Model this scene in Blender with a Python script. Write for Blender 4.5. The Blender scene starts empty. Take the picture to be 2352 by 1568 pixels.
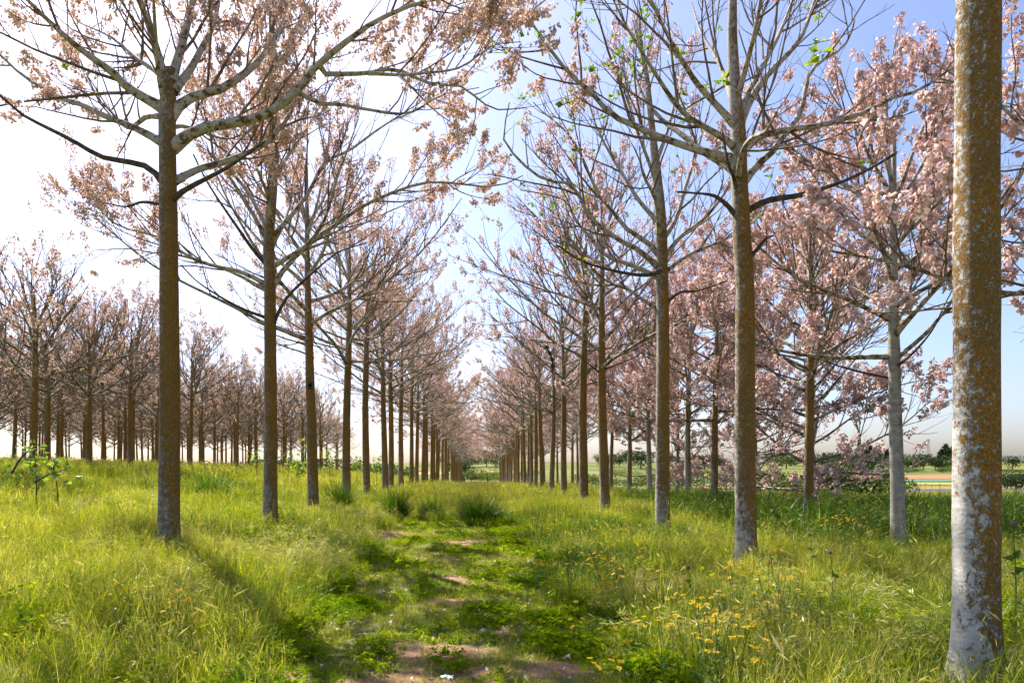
import bpy, math, random
import numpy as np
from mathutils import Vector

RNG = np.random.default_rng(11)
random.seed(5)
SC = bpy.context.scene
COL = SC.collection

# ------------------------------------------------------------------ camera, sky, sun, exposure
EYE = 1.65
cam_d = bpy.data.cameras.new('camera')
cam_d.sensor_width = 36.0
cam_d.lens = 24.0
cam_d.shift_x = 0.0302
cam_d.shift_y = 0.1237
cam_d.clip_start = 0.05
cam_d.clip_end = 9000
cam = bpy.data.objects.new('camera', cam_d)
COL.objects.link(cam)
cam.location = (0, 0, EYE)
cam.rotation_euler = (math.radians(90), 0, 0)
SC.camera = cam

SUN_EL, SUN_AZ = math.radians(50), math.radians(-35)      # azimuth from +Y towards +X
world = bpy.data.worlds.new('World')
SC.world = world
world.use_nodes = True
wn = world.node_tree
sky = wn.nodes.new('ShaderNodeTexSky')
sky.sky_type = 'NISHITA'
sky.sun_disc = False
sky.sun_elevation = SUN_EL
sky.sun_rotation = SUN_AZ
sky.air_density = 1.0
sky.dust_density = 1.9
sky.ozone_density = 2.0
tint = wn.nodes.new('ShaderNodeMix'); tint.data_type = 'RGBA'; tint.blend_type = 'MULTIPLY'; tint.inputs[0].default_value = 1.0
tint.inputs[7].default_value = (.98, .96, 1.10, 1)      # slightly lavender air
wn.links.new(sky.outputs[0], tint.inputs[6])
wn.links.new(tint.outputs[2], wn.nodes['Background'].inputs[0])
wn.nodes['Background'].inputs[1].default_value = 0.088
sun_d = bpy.data.lights.new('sun', 'SUN')
sun_d.energy = 5.0
sun_d.angle = math.radians(0.53)
sun_d.color = (1.0, 0.94, 0.84)
sun = bpy.data.objects.new('sun', sun_d)
COL.objects.link(sun)
sdir = Vector((math.cos(SUN_EL) * math.sin(SUN_AZ), math.cos(SUN_EL) * math.cos(SUN_AZ), math.sin(SUN_EL)))
sun.rotation_euler = sdir.to_track_quat('Z', 'Y').to_euler()
SC.view_settings.view_transform = 'Standard'
SC.view_settings.look = 'None'
SC.view_settings.exposure = 1.3
SC.view_settings.gamma = 1.0
SC.view_settings.use_curve_mapping = False
SC.cycles.max_bounces = 4
SC.cycles.transmission_bounces = 3
SC.cycles.diffuse_bounces = 2
SC.cycles.glossy_bounces = 1
SC.cycles.use_adaptive_sampling = True
SC.cycles.adaptive_threshold = 0.035

# ------------------------------------------------------------------ helpers
F = 1568.0
def W(u, v, d):
    """a measured direction (2352-wide picture) at a chosen distance -> metres"""
    return np.array([(u - 1105.0) / F * d, d, EYE + (1075.0 - v) / F * d])
def S(u, v, d):
    return W(u * 0.9408, v * 0.9408, d)

def tag(o, label=None, cat=None, group=None, kind=None):
    if label: o['label'] = label
    if cat: o['category'] = cat
    if group: o['group'] = group
    if kind: o['kind'] = kind
    return o

def link(name, data, parent=None, loc=None):
    o = bpy.data.objects.new(name, data)
    COL.objects.link(o)
    if parent is not None: o.parent = parent
    if loc is not None: o.location = loc
    return o

def mesh_np(name, verts, polys, mats, smooth=False, attr=None):
    """polys: list of (faces array KxN, material index, rnd array or None)"""
    me = bpy.data.meshes.new(name)
    verts = np.asarray(verts, dtype=np.float32).reshape(-1, 3)
    me.vertices.add(len(verts))
    me.vertices.foreach_set('co', verts.ravel())
    li, tot, mi, rn = [], [], [], []
    for f, m, r in polys:
        f = np.asarray(f, dtype=np.int32)
        if len(f) == 0: continue
        li.append(f.ravel())
        tot.append(np.full(len(f), f.shape[1], np.int32))
        mi.append(np.full(len(f), m, np.int32))
        rn.append(np.zeros(len(f), np.float32) if r is None else np.asarray(r, np.float32))
    li = np.concatenate(li); tot = np.concatenate(tot); mi = np.concatenate(mi); rn = np.concatenate(rn)
    me.loops.add(len(li)); me.loops.foreach_set('vertex_index', li)
    me.polygons.add(len(tot))
    st = np.concatenate([[0], np.cumsum(tot)[:-1]]).astype(np.int32)
    me.polygons.foreach_set('loop_start', st)
    me.polygons.foreach_set('loop_total', tot)
    me.polygons.foreach_set('material_index', mi)
    me.polygons.foreach_set('use_smooth', np.full(len(tot), smooth, dtype=bool))
    for m in mats: me.materials.append(m)
    if any(p[2] is not None for p in polys):
        a = me.attributes.new('rnd', 'FLOAT', 'FACE')
        a.data.foreach_set('value', rn)
    if attr:
        for k, v in attr.items():
            a = me.attributes.new(k, 'FLOAT', 'POINT')
            a.data.foreach_set('value', np.asarray(v, np.float32))
    me.update(calc_edges=True)
    me.validate()
    return me

def norm(v):
    return v / np.maximum(np.linalg.norm(v, axis=-1, keepdims=True), 1e-9)

def frames(T):
    """perpendicular frame for tangents T (...,3)"""
    ref = np.where(np.abs(T[..., 2:3]) > 0.9, np.array([1.0, 0, 0]), np.array([0, 0, 1.0]))
    a = norm(np.cross(T, ref)); b = np.cross(T, a)
    return a, b

def tubes(P, R, sides):
    """P (N,n,3), R (N,n) -> verts, quads (open ended, tip collapses)"""
    N, n, _ = P.shape
    T = np.gradient(P, axis=1); T = norm(T)
    T0 = norm(P[:, -1] - P[:, 0])[:, None, :]
    ref = np.where(np.abs(T0[..., 2:3]) > 0.85, np.array([1.0, 0, 0]), np.array([0, 0, 1.0]))
    ref = np.broadcast_to(ref, T.shape)
    a = norm(np.cross(T, ref)); b = np.cross(T, a)
    ang = np.arange(sides) / sides * 2 * np.pi
    V = P[:, :, None, :] + R[:, :, None, None] * (np.cos(ang)[None, None, :, None] * a[:, :, None, :] + np.sin(ang)[None, None, :, None] * b[:, :, None, :])
    idx = np.arange(N * n * sides).reshape(N, n, sides)
    q = np.stack([idx[:, :-1, :], np.roll(idx[:, :-1, :], -1, 2), np.roll(idx[:, 1:, :], -1, 2), idx[:, 1:, :]], -1).reshape(-1, 4)
    return V.reshape(-1, 3), q

def resample(pts, n):
    pts = np.asarray(pts, float)
    # Catmull-Rom then even spacing
    P = np.vstack([2 * pts[0] - pts[1], pts, 2 * pts[-1] - pts[-2]])
    out = []
    for i in range(1, len(P) - 2):
        t = np.linspace(0, 1, 8, endpoint=False)[:, None]
        p0, p1, p2, p3 = P[i - 1], P[i], P[i + 1], P[i + 2]
        out.append(.5 * (2 * p1 + (p2 - p0) * t + (2 * p0 - 5 * p1 + 4 * p2 - p3) * t ** 2 + (3 * p1 - p0 - 3 * p2 + p3) * t ** 3))
    out = np.vstack(out + [pts[-1:]])
    s = np.concatenate([[0], np.cumsum(np.linalg.norm(np.diff(out, axis=0), axis=1))])
    return np.stack([np.interp(np.linspace(0, s[-1], n), s, out[:, k]) for k in range(3)], 1)

# ------------------------------------------------------------------ materials
def new_mat(name):
    m = bpy.data.materials.new(name); m.use_nodes = True
    nt = m.node_tree; nt.nodes.clear()
    out = nt.nodes.new('ShaderNodeOutputMaterial')
    return m, nt, out
def N(nt, t, **kw):
    n = nt.nodes.new(t)
    for k, v in kw.items():
        if k == 'inp':
            for kk, vv in v.items(): n.inputs[kk].default_value = vv
        else: setattr(n, k, v)
    return n
def L(nt, a, b): nt.links.new(a, b)
def c4(c): return (c[0], c[1], c[2], 1.0)
def ramp(nt, src, stops, interp='LINEAR'):
    r = N(nt, 'ShaderNodeValToRGB'); r.color_ramp.interpolation = interp
    els = r.color_ramp.elements
    while len(els) < len(stops): els.new(0.5)
    for e, (p, c) in zip(els, stops): e.position = p; e.color = c4(c)
    L(nt, src, r.inputs[0]); return r.outputs[0]
def mixc(nt, fac, a, b, mode='MIX'):
    m = N(nt, 'ShaderNodeMix', data_type='RGBA', blend_type=mode)
    for s, v in ((m.inputs[0], fac), (m.inputs[6], a), (m.inputs[7], b)):
        if hasattr(v, 'links') or isinstance(v, bpy.types.NodeSocket): L(nt, v, s)
        elif isinstance(v, (int, float)): s.default_value = v
        else: s.default_value = c4(v)
    return m.outputs[2]
def math_(nt, op, a, b=None, c=None):
    m = N(nt, 'ShaderNodeMath', operation=op)
    for i, v in enumerate((a, b, c)):
        if v is None: continue
        if isinstance(v, bpy.types.NodeSocket): L(nt, v, m.inputs[i])
        else: m.inputs[i].default_value = v
    return m.outputs[0]
def maprange(nt, v, a, b, c, d):
    m = N(nt, 'ShaderNodeMapRange'); L(nt, v, m.inputs[0])
    for i, x in enumerate((a, b, c, d)): m.inputs[i + 1].default_value = x
    return m.outputs[0]
def noise(nt, vec, scale, detail=4, rough=.55, dist=0.0):
    n = N(nt, 'ShaderNodeTexNoise', inp={'Scale': scale, 'Detail': detail, 'Roughness': rough, 'Distortion': dist})
    if vec is not None: L(nt, vec, n.inputs['Vector'])
    return n.outputs[0]

def leafy(name, color_fn, trans=0.5, gloss=0.25, rough=.45, tint=(1.25, 1.2, .7)):
    """diffuse + translucent leaf with a weak sheen; color_fn(nt) -> colour socket"""
    m, nt, out = new_mat(name)
    col = color_fn(nt)
    d = N(nt, 'ShaderNodeBsdfDiffuse'); L(nt, col, d.inputs[0])
    t = N(nt, 'ShaderNodeBsdfTranslucent')
    tc = mixc(nt, 1.0, col, tint, 'MULTIPLY'); L(nt, tc, t.inputs[0])
    mx = N(nt, 'ShaderNodeMixShader', inp={0: trans}); L(nt, d.outputs[0], mx.inputs[1]); L(nt, t.outputs[0], mx.inputs[2])
    g = N(nt, 'ShaderNodeBsdfGlossy', inp={'Roughness': rough}); g.inputs[0].default_value = (1, 1, 1, 1)
    m2 = N(nt, 'ShaderNodeMixShader', inp={0: gloss * .15}); L(nt, mx.outputs[0], m2.inputs[1]); L(nt, g.outputs[0], m2.inputs[2])
    L(nt, m2.outputs[0], out.inputs[0])
    return m

def pbr(name, color_fn, rough=.8, bump_fn=None, bstr=.3, bdist=.01, spec=.3):
    m, nt, out = new_mat(name)
    p = N(nt, 'ShaderNodeBsdfPrincipled', inp={'Roughness': rough, 'Specular IOR Level': spec})
    col = color_fn(nt)
    if isinstance(col, bpy.types.NodeSocket): L(nt, col, p.inputs['Base Color'])
    else: p.inputs['Base Color'].default_value = c4(col)
    if bump_fn:
        b = N(nt, 'ShaderNodeBump', inp={'Strength': bstr, 'Distance': bdist}); L(nt, bump_fn(nt), b.inputs['Height']); L(nt, b.outputs[0], p.inputs['Normal'])
    L(nt, p.outputs[0], out.inputs[0])
    return m

def obj_coords(nt):
    tc = N(nt, 'ShaderNodeTexCoord'); oi = N(nt, 'ShaderNodeObjectInfo')
    va = N(nt, 'ShaderNodeVectorMath', operation='ADD'); L(nt, tc.outputs['Object'], va.inputs[0])
    sc = math_(nt, 'MULTIPLY', oi.outputs['Random'], 37.0); L(nt, sc, va.inputs[1])
    return va.outputs[0], tc.outputs['Object']

def oattr(nt, name):
    a = N(nt, 'ShaderNodeAttribute', attribute_type='OBJECT', attribute_name=name); return a.outputs['Fac']

def bark_mat():
    m, nt, out = new_mat('bark')
    vec, raw = obj_coords(nt)
    mp = N(nt, 'ShaderNodeMapping'); mp.inputs['Scale'].default_value = (1, 1, .8); L(nt, vec, mp.inputs[0]); v = mp.outputs[0]
    mp2 = N(nt, 'ShaderNodeMapping'); mp2.inputs['Scale'].default_value = (1, 1, 3.5); L(nt, vec, mp2.inputs[0]); vb = mp2.outputs[0]
    n_big = noise(nt, v, 2.2, 3, .6); n_mid = noise(nt, v, 19, 9, .72, .4); n_fine = noise(nt, v, 62, 6, .7); n_band = noise(nt, vb, 5, 6, .65)
    sep = N(nt, 'ShaderNodeSeparateXYZ'); L(nt, raw, sep.inputs[0]); z = sep.outputs[2]
    # clean bark: pale or grey-brown by tree
    pale = oattr(nt, 'pale')
    lightc = ramp(nt, n_band, [(.3, (.36, .33, .28)), (.5, (.55, .52, .47)), (.7, (.70, .67, .63))])
    darkc = ramp(nt, n_band, [(.3, (.16, .135, .10)), (.55, (.28, .25, .20)), (.75, (.42, .39, .33))])
    base = mixc(nt, pale, darkc, lightc)
    flake = ramp(nt, n_fine, [(.56, (0, 0, 0)), (.64, (1, 1, 1))])
    fl = math_(nt, 'MULTIPLY', flake, .55)
    base = mixc(nt, fl, base, (.50, .48, .42))
    spk = ramp(nt, noise(nt, v, 95, 4, .7), [(.50, (0, 0, 0)), (.60, (1, 1, 1))])
    base = mixc(nt, math_(nt, 'MULTIPLY', spk, maprange(nt, pale, .9, .5, .12, .55)), base, (.14, .11, .08))
    # lichen by height, aspect and patch
    hb = N(nt, 'ShaderNodeFloatCurve'); cv = hb.mapping.curves[0]
    pts = [(0, .30), (.06, .38), (.12, .50), (.22, .60), (.36, .64), (.5, .58), (.68, .42), (1, .3)]
    cv.points[0].location = pts[0]; cv.points[1].location = pts[-1]
    for p_ in pts[1:-1]: cv.points.new(*p_)
    hb.mapping.update(); zz = math_(nt, 'DIVIDE', z, 10.0); L(nt, zz, hb.inputs['Value'])
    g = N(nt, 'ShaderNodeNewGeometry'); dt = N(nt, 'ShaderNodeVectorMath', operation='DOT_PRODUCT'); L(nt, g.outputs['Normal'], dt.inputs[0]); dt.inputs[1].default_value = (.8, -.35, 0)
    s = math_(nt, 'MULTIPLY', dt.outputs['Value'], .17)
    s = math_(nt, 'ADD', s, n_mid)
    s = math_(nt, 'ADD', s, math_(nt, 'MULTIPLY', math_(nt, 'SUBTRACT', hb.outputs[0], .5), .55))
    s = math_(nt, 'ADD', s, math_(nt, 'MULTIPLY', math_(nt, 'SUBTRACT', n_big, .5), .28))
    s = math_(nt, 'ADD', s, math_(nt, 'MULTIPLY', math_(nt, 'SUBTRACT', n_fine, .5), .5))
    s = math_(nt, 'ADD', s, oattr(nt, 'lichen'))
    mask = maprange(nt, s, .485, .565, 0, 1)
    chip = maprange(nt, noise(nt, v, 34, 7, .75, .8), .545, .60, 0, 1)
    mask = math_(nt, 'MULTIPLY', mask, math_(nt, 'SUBTRACT', 1.0, math_(nt, 'MULTIPLY', chip, .8)))
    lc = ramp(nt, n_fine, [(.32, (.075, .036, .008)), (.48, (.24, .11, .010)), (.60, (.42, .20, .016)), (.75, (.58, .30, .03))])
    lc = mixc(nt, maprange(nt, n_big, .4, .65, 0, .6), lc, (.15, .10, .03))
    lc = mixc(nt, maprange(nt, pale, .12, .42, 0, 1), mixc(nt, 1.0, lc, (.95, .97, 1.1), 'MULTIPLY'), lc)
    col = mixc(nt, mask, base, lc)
    # dark horizontal branch-ring scars
    ring = ramp(nt, noise(nt, vb, 2.1, 5, .6), [(.64, (0, 0, 0)), (.70, (1, 1, 1))])
    col = mixc(nt, math_(nt, 'MULTIPLY', ring, .45), col, (.07, .05, .035))
    p = N(nt, 'ShaderNodeBsdfPrincipled', inp={'Roughness': .88, 'Specular IOR Level': .2}); L(nt, col, p.inputs['Base Color'])
    hgt = math_(nt, 'ADD', math_(nt, 'MULTIPLY', mask, .8), math_(nt, 'ADD', n_fine, math_(nt, 'MULTIPLY', n_band, .8)))
    b = N(nt, 'ShaderNodeBump', inp={'Strength': .8, 'Distance': .018}); L(nt, hgt, b.inputs['Height']); L(nt, b.outputs[0], p.inputs['Normal'])
    L(nt, p.outputs[0], out.inputs[0]); return m
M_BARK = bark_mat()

def limb_mat():
    def c(nt):
        vec, raw = obj_coords(nt)
        n = noise(nt, vec, 7, 7, .7, .4); n2 = noise(nt, vec, 26, 5, .65)
        pale = ramp(nt, n2, [(.3, (.24, .205, .16)), (.55, (.43, .385, .32)), (.75, (.58, .54, .47))])
        dk = ramp(nt, n2, [(.35, (.05, .035, .02)), (.65, (.16, .10, .035))])
        g = N(nt, 'ShaderNodeNewGeometry'); sp = N(nt, 'ShaderNodeSeparateXYZ'); L(nt, raw, sp.inputs[0])
        s = math_(nt, 'ADD', n, math_(nt, 'MULTIPLY', math_(nt, 'SUBTRACT', n2, .5), .3))
        s = math_(nt, 'ADD', s, maprange(nt, sp.outputs[2], 4, 10, .045, -.04))
        return mixc(nt, maprange(nt, s, .52, .57, 0, 1), pale, dk)
    def b(nt):
        vec, raw = obj_coords(nt); return noise(nt, vec, 34, 5, .65)
    return pbr('limb_bark', c, .85, b, .4, .008, .2)
M_LIMB = limb_mat()
def dead_c(nt):
    vec, raw = obj_coords(nt); return ramp(nt, noise(nt, vec, 16, 5, .6), [(.35, (.045, .034, .025)), (.6, (.12, .092, .068)), (.78, (.25, .21, .17))])
M_DEAD = pbr('dead_wood', dead_c, .9, lambda nt: noise(nt, obj_coords(nt)[0], 40, 4, .6), .5, .006, .15)
def twig_c(nt):
    vec, raw = obj_coords(nt); return ramp(nt, noise(nt, vec, 5, 4, .6), [(.3, (.075, .05, .034)), (.55, (.20, .145, .10)), (.75, (.38, .31, .24))])
M_TWIG = pbr('twig_bark', twig_c, .85, spec=.2)

def rnd_attr(nt): return N(nt, 'ShaderNodeAttribute', attribute_type='GEOMETRY', attribute_name='rnd').outputs['Fac']
M_CREAM = leafy('petal_cream', lambda nt: ramp(nt, rnd_attr(nt), [(0, (.66, .42, .31)), (.25, (.80, .62, .50)), (.6, (.84, .71, .62)), (1, (.88, .80, .72))]), .5, .1, tint=(1.05, .97, .92))
M_PINK = leafy('petal_pink', lambda nt: ramp(nt, rnd_attr(nt), [(0, (.64, .43, .40)), (.3, (.80, .60, .56)), (.65, (.85, .71, .66)), (1, (.90, .82, .77))]), .5, .1, tint=(1.05, .97, .94))
M_CALYX = leafy('calyx', lambda nt: ramp(nt, rnd_attr(nt), [(0, (.06, .02, .012)), (.6, (.16, .065, .035)), (1, (.27, .13, .075))]), .2, .1)
M_LEAF = leafy('young_leaf', lambda nt: ramp(nt, rnd_attr(nt), [(0, (.09, .17, .012)), (.5, (.17, .28, .02)), (1, (.29, .38, .035))]), .5, .3)
M_STEM = leafy('herb_stem', lambda nt: ramp(nt, rnd_attr(nt), [(0, (.06, .11, .015)), (1, (.14, .22, .03))]), .3, .2)
M_DAISY = leafy('daisy_petal', lambda nt: ramp(nt, rnd_attr(nt), [(0, (.80, .47, .008)), (1, (.86, .62, .02))]), .35, .1)
M_DAISYC = leafy('daisy_disc', lambda nt: ramp(nt, rnd_attr(nt), [(0, (.45, .2, .01)), (1, (.6, .3, .01))]), .1, .1)
M_THIS = leafy('thistle_petal', lambda nt: ramp(nt, rnd_attr(nt), [(0, (.28, .05, .30)), (1, (.46, .14, .50))]), .3, .1)

# grasses: blade attribute t (0 root .. 1 tip), head attribute rnd; patch colour from world position
def grass_mat(name, c_lo, c_hi, c_dry, dry_amt, trans=.5, patch=.35):
    def c(nt):
        g = N(nt, 'ShaderNodeNewGeometry'); oi = N(nt, 'ShaderNodeObjectInfo')
        nb = noise(nt, g.outputs['Position'], patch, 4, .6)
        r = rnd_attr(nt)
        f = math_(nt, 'ADD', math_(nt, 'MULTIPLY', math_(nt, 'SUBTRACT', nb, .5), 2.2), math_(nt, 'MULTIPLY', math_(nt, 'SUBTRACT', r, .15), 1.15))
        f = math_(nt, 'ADD', f, math_(nt, 'MULTIPLY', math_(nt, 'SUBTRACT', oi.outputs['Random'], .5), .4))
        base = mixc(nt, maprange(nt, f, -.1, .8, 0, 1), c_lo, c_hi)
        t = N(nt, 'ShaderNodeAttribute', attribute_type='GEOMETRY', attribute_name='t').outputs['Fac']
        d = math_(nt, 'ADD', math_(nt, 'MULTIPLY', t, .45), math_(nt, 'MULTIPLY', r, .75))
        nb2 = noise(nt, g.outputs['Position'], .55, 3, .6)
        d = math_(nt, 'ADD', d, math_(nt, 'MULTIPLY', math_(nt, 'SUBTRACT', nb2, .5), 1.4))
        d = math_(nt, 'ADD', d, dry_amt)
        return mixc(nt, maprange(nt, d, .8, 1.05, 0, .9), base, c_dry)
    return leafy(name, c, trans, 0.0 if 'clover' in name else .2, .4)
G_MEADOW = grass_mat('meadow_grass', (.08, .155, .003), (.36, .39, .008), (.60, .54, .12), .0, .58)
G_LUSH = grass_mat('lush_grass', (.025, .075, .003), (.10, .19, .006), (.26, .28, .03), -.33, .45)
G_PALE = grass_mat('pale_grass', (.22, .27, .06), (.36, .38, .12), (.58, .54, .30), .1, .45)
G_DRY = grass_mat('dry_grass', (.20, .15, .05), (.34, .25, .09), (.44, .33, .17), .2, .35)
G_SHORT = grass_mat('short_grass', (.15, .23, .004), (.36, .38, .010), (.52, .44, .09), .0, .55, .8)
G_CLOVER = grass_mat('clover', (.085, .18, .004), (.26, .34, .008), (.38, .37, .04), -.2, .55, .9)
G_HEAD = grass_mat('seed_head', (.30, .31, .04), (.42, .42, .08), (.58, .52, .22), .0, .4)

# ------------------------------------------------------------------ terrain
_py = np.array([-50, 15, 50, 80, 130, 190, 250, 350, 500, 700, 5000.])
_pz = np.array([0, 0, 0, -.5, -1.5, -2.2, -1.7, -.1, 5.0, 7.0, 9.0])
_ry = np.array([-50, 15, 45, 80, 130, 190, 250, 350, 500, 700, 5000.])
_rz = np.array([0, 0, -.45, -1.5, -2.2, -2.1, -1.7, -.1, 5.0, 7.0, 9.0])
def sstep(x, a, b):
    t = np.clip((x - a) / (b - a), 0, 1); return t * t * (3 - 2 * t)
def terrain(x, y, micro=True):
    x = np.asarray(x, float); y = np.asarray(y, float)
    z = np.interp(y, _py, _pz) * (1 - sstep(x, 7, 13)) + np.interp(y, _ry, _rz) * sstep(x, 7, 13)
    bank = np.interp(x, [-200, -60, -30, -16, -10, -6, -3.4, -1.9, 0], [2.0, 2.0, 1.75, 1.45, .82, .34, .14, .0, .0])
    z = z + bank * (1 - sstep(y, 70, 190))
    z = z + .10 * sstep(x, 1.2, 2.6) * (1 - sstep(x, 5, 8)) * (1 - sstep(y, 30, 60))
    if micro:
        near = 1 - sstep(y, 25, 60)
        z = z + near * (.035 * np.sin(x * 2.1 + 1.3 * np.sin(y * .9)) * np.sin(y * 1.7 + x * .6) + .018 * np.sin(x * 5.3 + y * 3.1) * np.sin(y * 4.7 - x * 2.2) - .03 * np.exp(-((x + .4) / .5) ** 2))
    far = sstep(y, 150, 400)
    z = z + far * (1.6 * np.sin(x * .011 + 1.0) + .9 * np.sin(x * .027 + y * .004))
    return z

def vn(x, y, s, seed=0):
    """cheap smooth noise -1..1"""
    return (np.sin(x * s + 1.7 + seed) * np.cos(y * s * 1.13 + seed * 2.1) + .6 * np.sin(x * s * 2.3 + y * s * 1.1 + seed) + .4 * np.sin(y * s * 3.1 - x * s * 1.9 + 2 * seed)) / 1.6
def bare_mask(x, y):
    """bare red soil spots along the lane"""
    b = np.zeros_like(x)
    for bx, by, rx, ry in [(-.42, 6.15, .45, .30), (-.30, 5.5, .42, .22), (-.85, 5.15, .55, .2), (.62, 5.6, .26, .22), (.55, 7.2, .16, .2), (-.45, 8.6, .28, .22), (-.35, 10.2, .28, .3), (-.7, 12.6, .3, .3),
                           (-2.35, 16.5, .5, 1.2), (-.5, 15.2, .6, .5), (1.9, 8.9, .7, .4), (3.0, 9.4, .5, .4), (-1.6, 5.4, .3, .12), (.2, 6.9, .25, .2), (6.3, 10.2, .9, .35), (5.3, 10.9, .8, .3), (4.6, 9.6, .5, .2)]:
        b = np.maximum(b, np.exp(-(((x - bx) / rx) ** 2 + ((y - by) / ry) ** 2) * .9) * (1 + .5 * vn(x, y, 6, 2)))
    return b
def soil_mat():
    def c(nt):
        g = N(nt, 'ShaderNodeNewGeometry'); pos = g.outputs['Position']
        n = noise(nt, pos, 1.3, 6, .6); n2 = noise(nt, pos, 16, 7, .68)
        red = ramp(nt, n2, [(.3, (.20, .105, .06)), (.55, (.34, .195, .115)), (.75, (.44, .28, .17))])
        litter = ramp(nt, n2, [(.3, (.06, .065, .015)), (.5, (.14, .14, .035)), (.72, (.27, .22, .08))])
        sx = N(nt, 'ShaderNodeSeparateXYZ'); L(nt, pos, sx.inputs[0])
        far = ramp(nt, noise(nt, pos, .02, 4, .6), [(.35, (.06, .09, .015)), (.5, (.12, .135, .025)), (.65, (.19, .17, .045))])
        ba = N(nt, 'ShaderNodeAttribute', attribute_type='GEOMETRY', attribute_name='bare').outputs['Fac']
        ba = math_(nt, 'ADD', ba, math_(nt, 'MULTIPLY', math_(nt, 'SUBTRACT', n, .5), .9))
        near = mixc(nt, maprange(nt, ba, .2, .5, 0, 1), litter, red)
        return mixc(nt, maprange(nt, sx.outputs[1], 45, 80, 0, 1), near, far)
    def b(nt):
        g = N(nt, 'ShaderNodeNewGeometry'); return noise(nt, g.outputs['Position'], 22, 8, .7)
    return pbr('soil', c, .95, b, .8, .03, .15)
M_SOIL = soil_mat()

def ground():
    xs = np.unique(np.round(np.concatenate([np.arange(-12, 12, .22), np.sign(np.linspace(-1, 1, 121)) * (12 + (np.abs(np.linspace(-1, 1, 121)) ** 3) * 3000)]), 3))
    ys = np.unique(np.round(np.concatenate([np.arange(-3, 26, .22), 26 + (np.linspace(0, 1, 130) ** 2.6) * 4500, [-8, -20, -60]]), 3))
    X, Y = np.meshgrid(xs, ys); Z = terrain(X, Y)
    V = np.stack([X, Y, Z], -1).reshape(-1, 3)
    nx, ny = len(xs), len(ys)
    i = np.arange(nx * ny).reshape(ny, nx)
    q = np.stack([i[:-1, :-1], i[:-1, 1:], i[1:, 1:], i[1:, :-1]], -1).reshape(-1, 4)
    o = link('ground', mesh_np('ground', V, [(q, 0, None)], [M_SOIL], True, {'bare': np.clip(bare_mask(V[:, 0], V[:, 1]), 0, 1)}))
    tag(o, kind='structure', label='grassy red soil ground rising to a bank on one side')
ground()

def field(name, x0, x1, y0, y1, skew, mat, lift=.12, label=None):
    xs = np.linspace(x0, x1, 60); ys = np.linspace(0, 1, 10)
    X, T = np.meshgrid(xs, ys)
    lo = y0 + skew * (X - x0) + 1.5 * np.sin(X * .09); hi = y1 + skew * (X - x0) + 2.0 * np.sin(X * .06 + 2)
    Y = lo + (hi - lo) * T
    Z = terrain(X, Y) + lift
    i = np.arange(X.size).reshape(X.shape)
    q = np.stack([i[:-1, :-1], i[:-1, 1:], i[1:, 1:], i[1:, :-1]], -1).reshape(-1, 4)
    o = link(name, mesh_np(name, np.stack([X, Y, Z], -1).reshape(-1, 3), [(q, 0, None)], [mat], True))
    tag(o, label, kind='structure')
def flat_mat(name, a, b, sc=.5, rough=.9, stretch=(1, 1, 1), spec=.2):
    def c(nt):
        g = N(nt, 'ShaderNodeNewGeometry'); mp = N(nt, 'ShaderNodeMapping'); mp.inputs['Scale'].default_value = stretch; L(nt, g.outputs['Position'], mp.inputs[0])
        return ramp(nt, noise(nt, mp.outputs[0], sc, 5, .6), [(.35, a), (.65, b)])
    return pbr(name, c, rough, spec=spec)
field('plastic_mulch_field', 28, 140, 74, 97, .05, flat_mat('mulch_film', (.035, .038, .045), (.09, .095, .105), .6, .5, (.2, 2, 1), .5), .3, 'strip of field under dark plastic film')
field('vineyard_field', 42, 150, 112, 140, 0, flat_mat('vineyard_soil', (.17, .12, .04), (.25, .17, .07), .4), label='tan vineyard field behind the row of posts')
field('stubble_field', 40, 190, 150, 176, .02, flat_mat('stubble', (.17, .19, .03), (.27, .25, .05), .15), label='yellow stubble field strip')
field('covered_crop_field', 62, 145, 190, 212, .03, flat_mat('crop_cover', (.07, .15, .11), (.11, .20, .15), .2, stretch=(.2, 3, 1)), label='pale teal crop strip')
field('ploughed_field', 76, 330, 222, 275, .03, flat_mat('ploughed', (.24, .11, .045), (.34, .17, .08), .1, stretch=(.3, 2, 1)), label='orange ploughed field below the hill')
field('far_ploughed_field', -60, 20, 262, 300, 0, flat_mat('far_ploughed', (.30, .19, .08), (.36, .25, .11), .1), label='tan field past the end of the lane')

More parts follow.
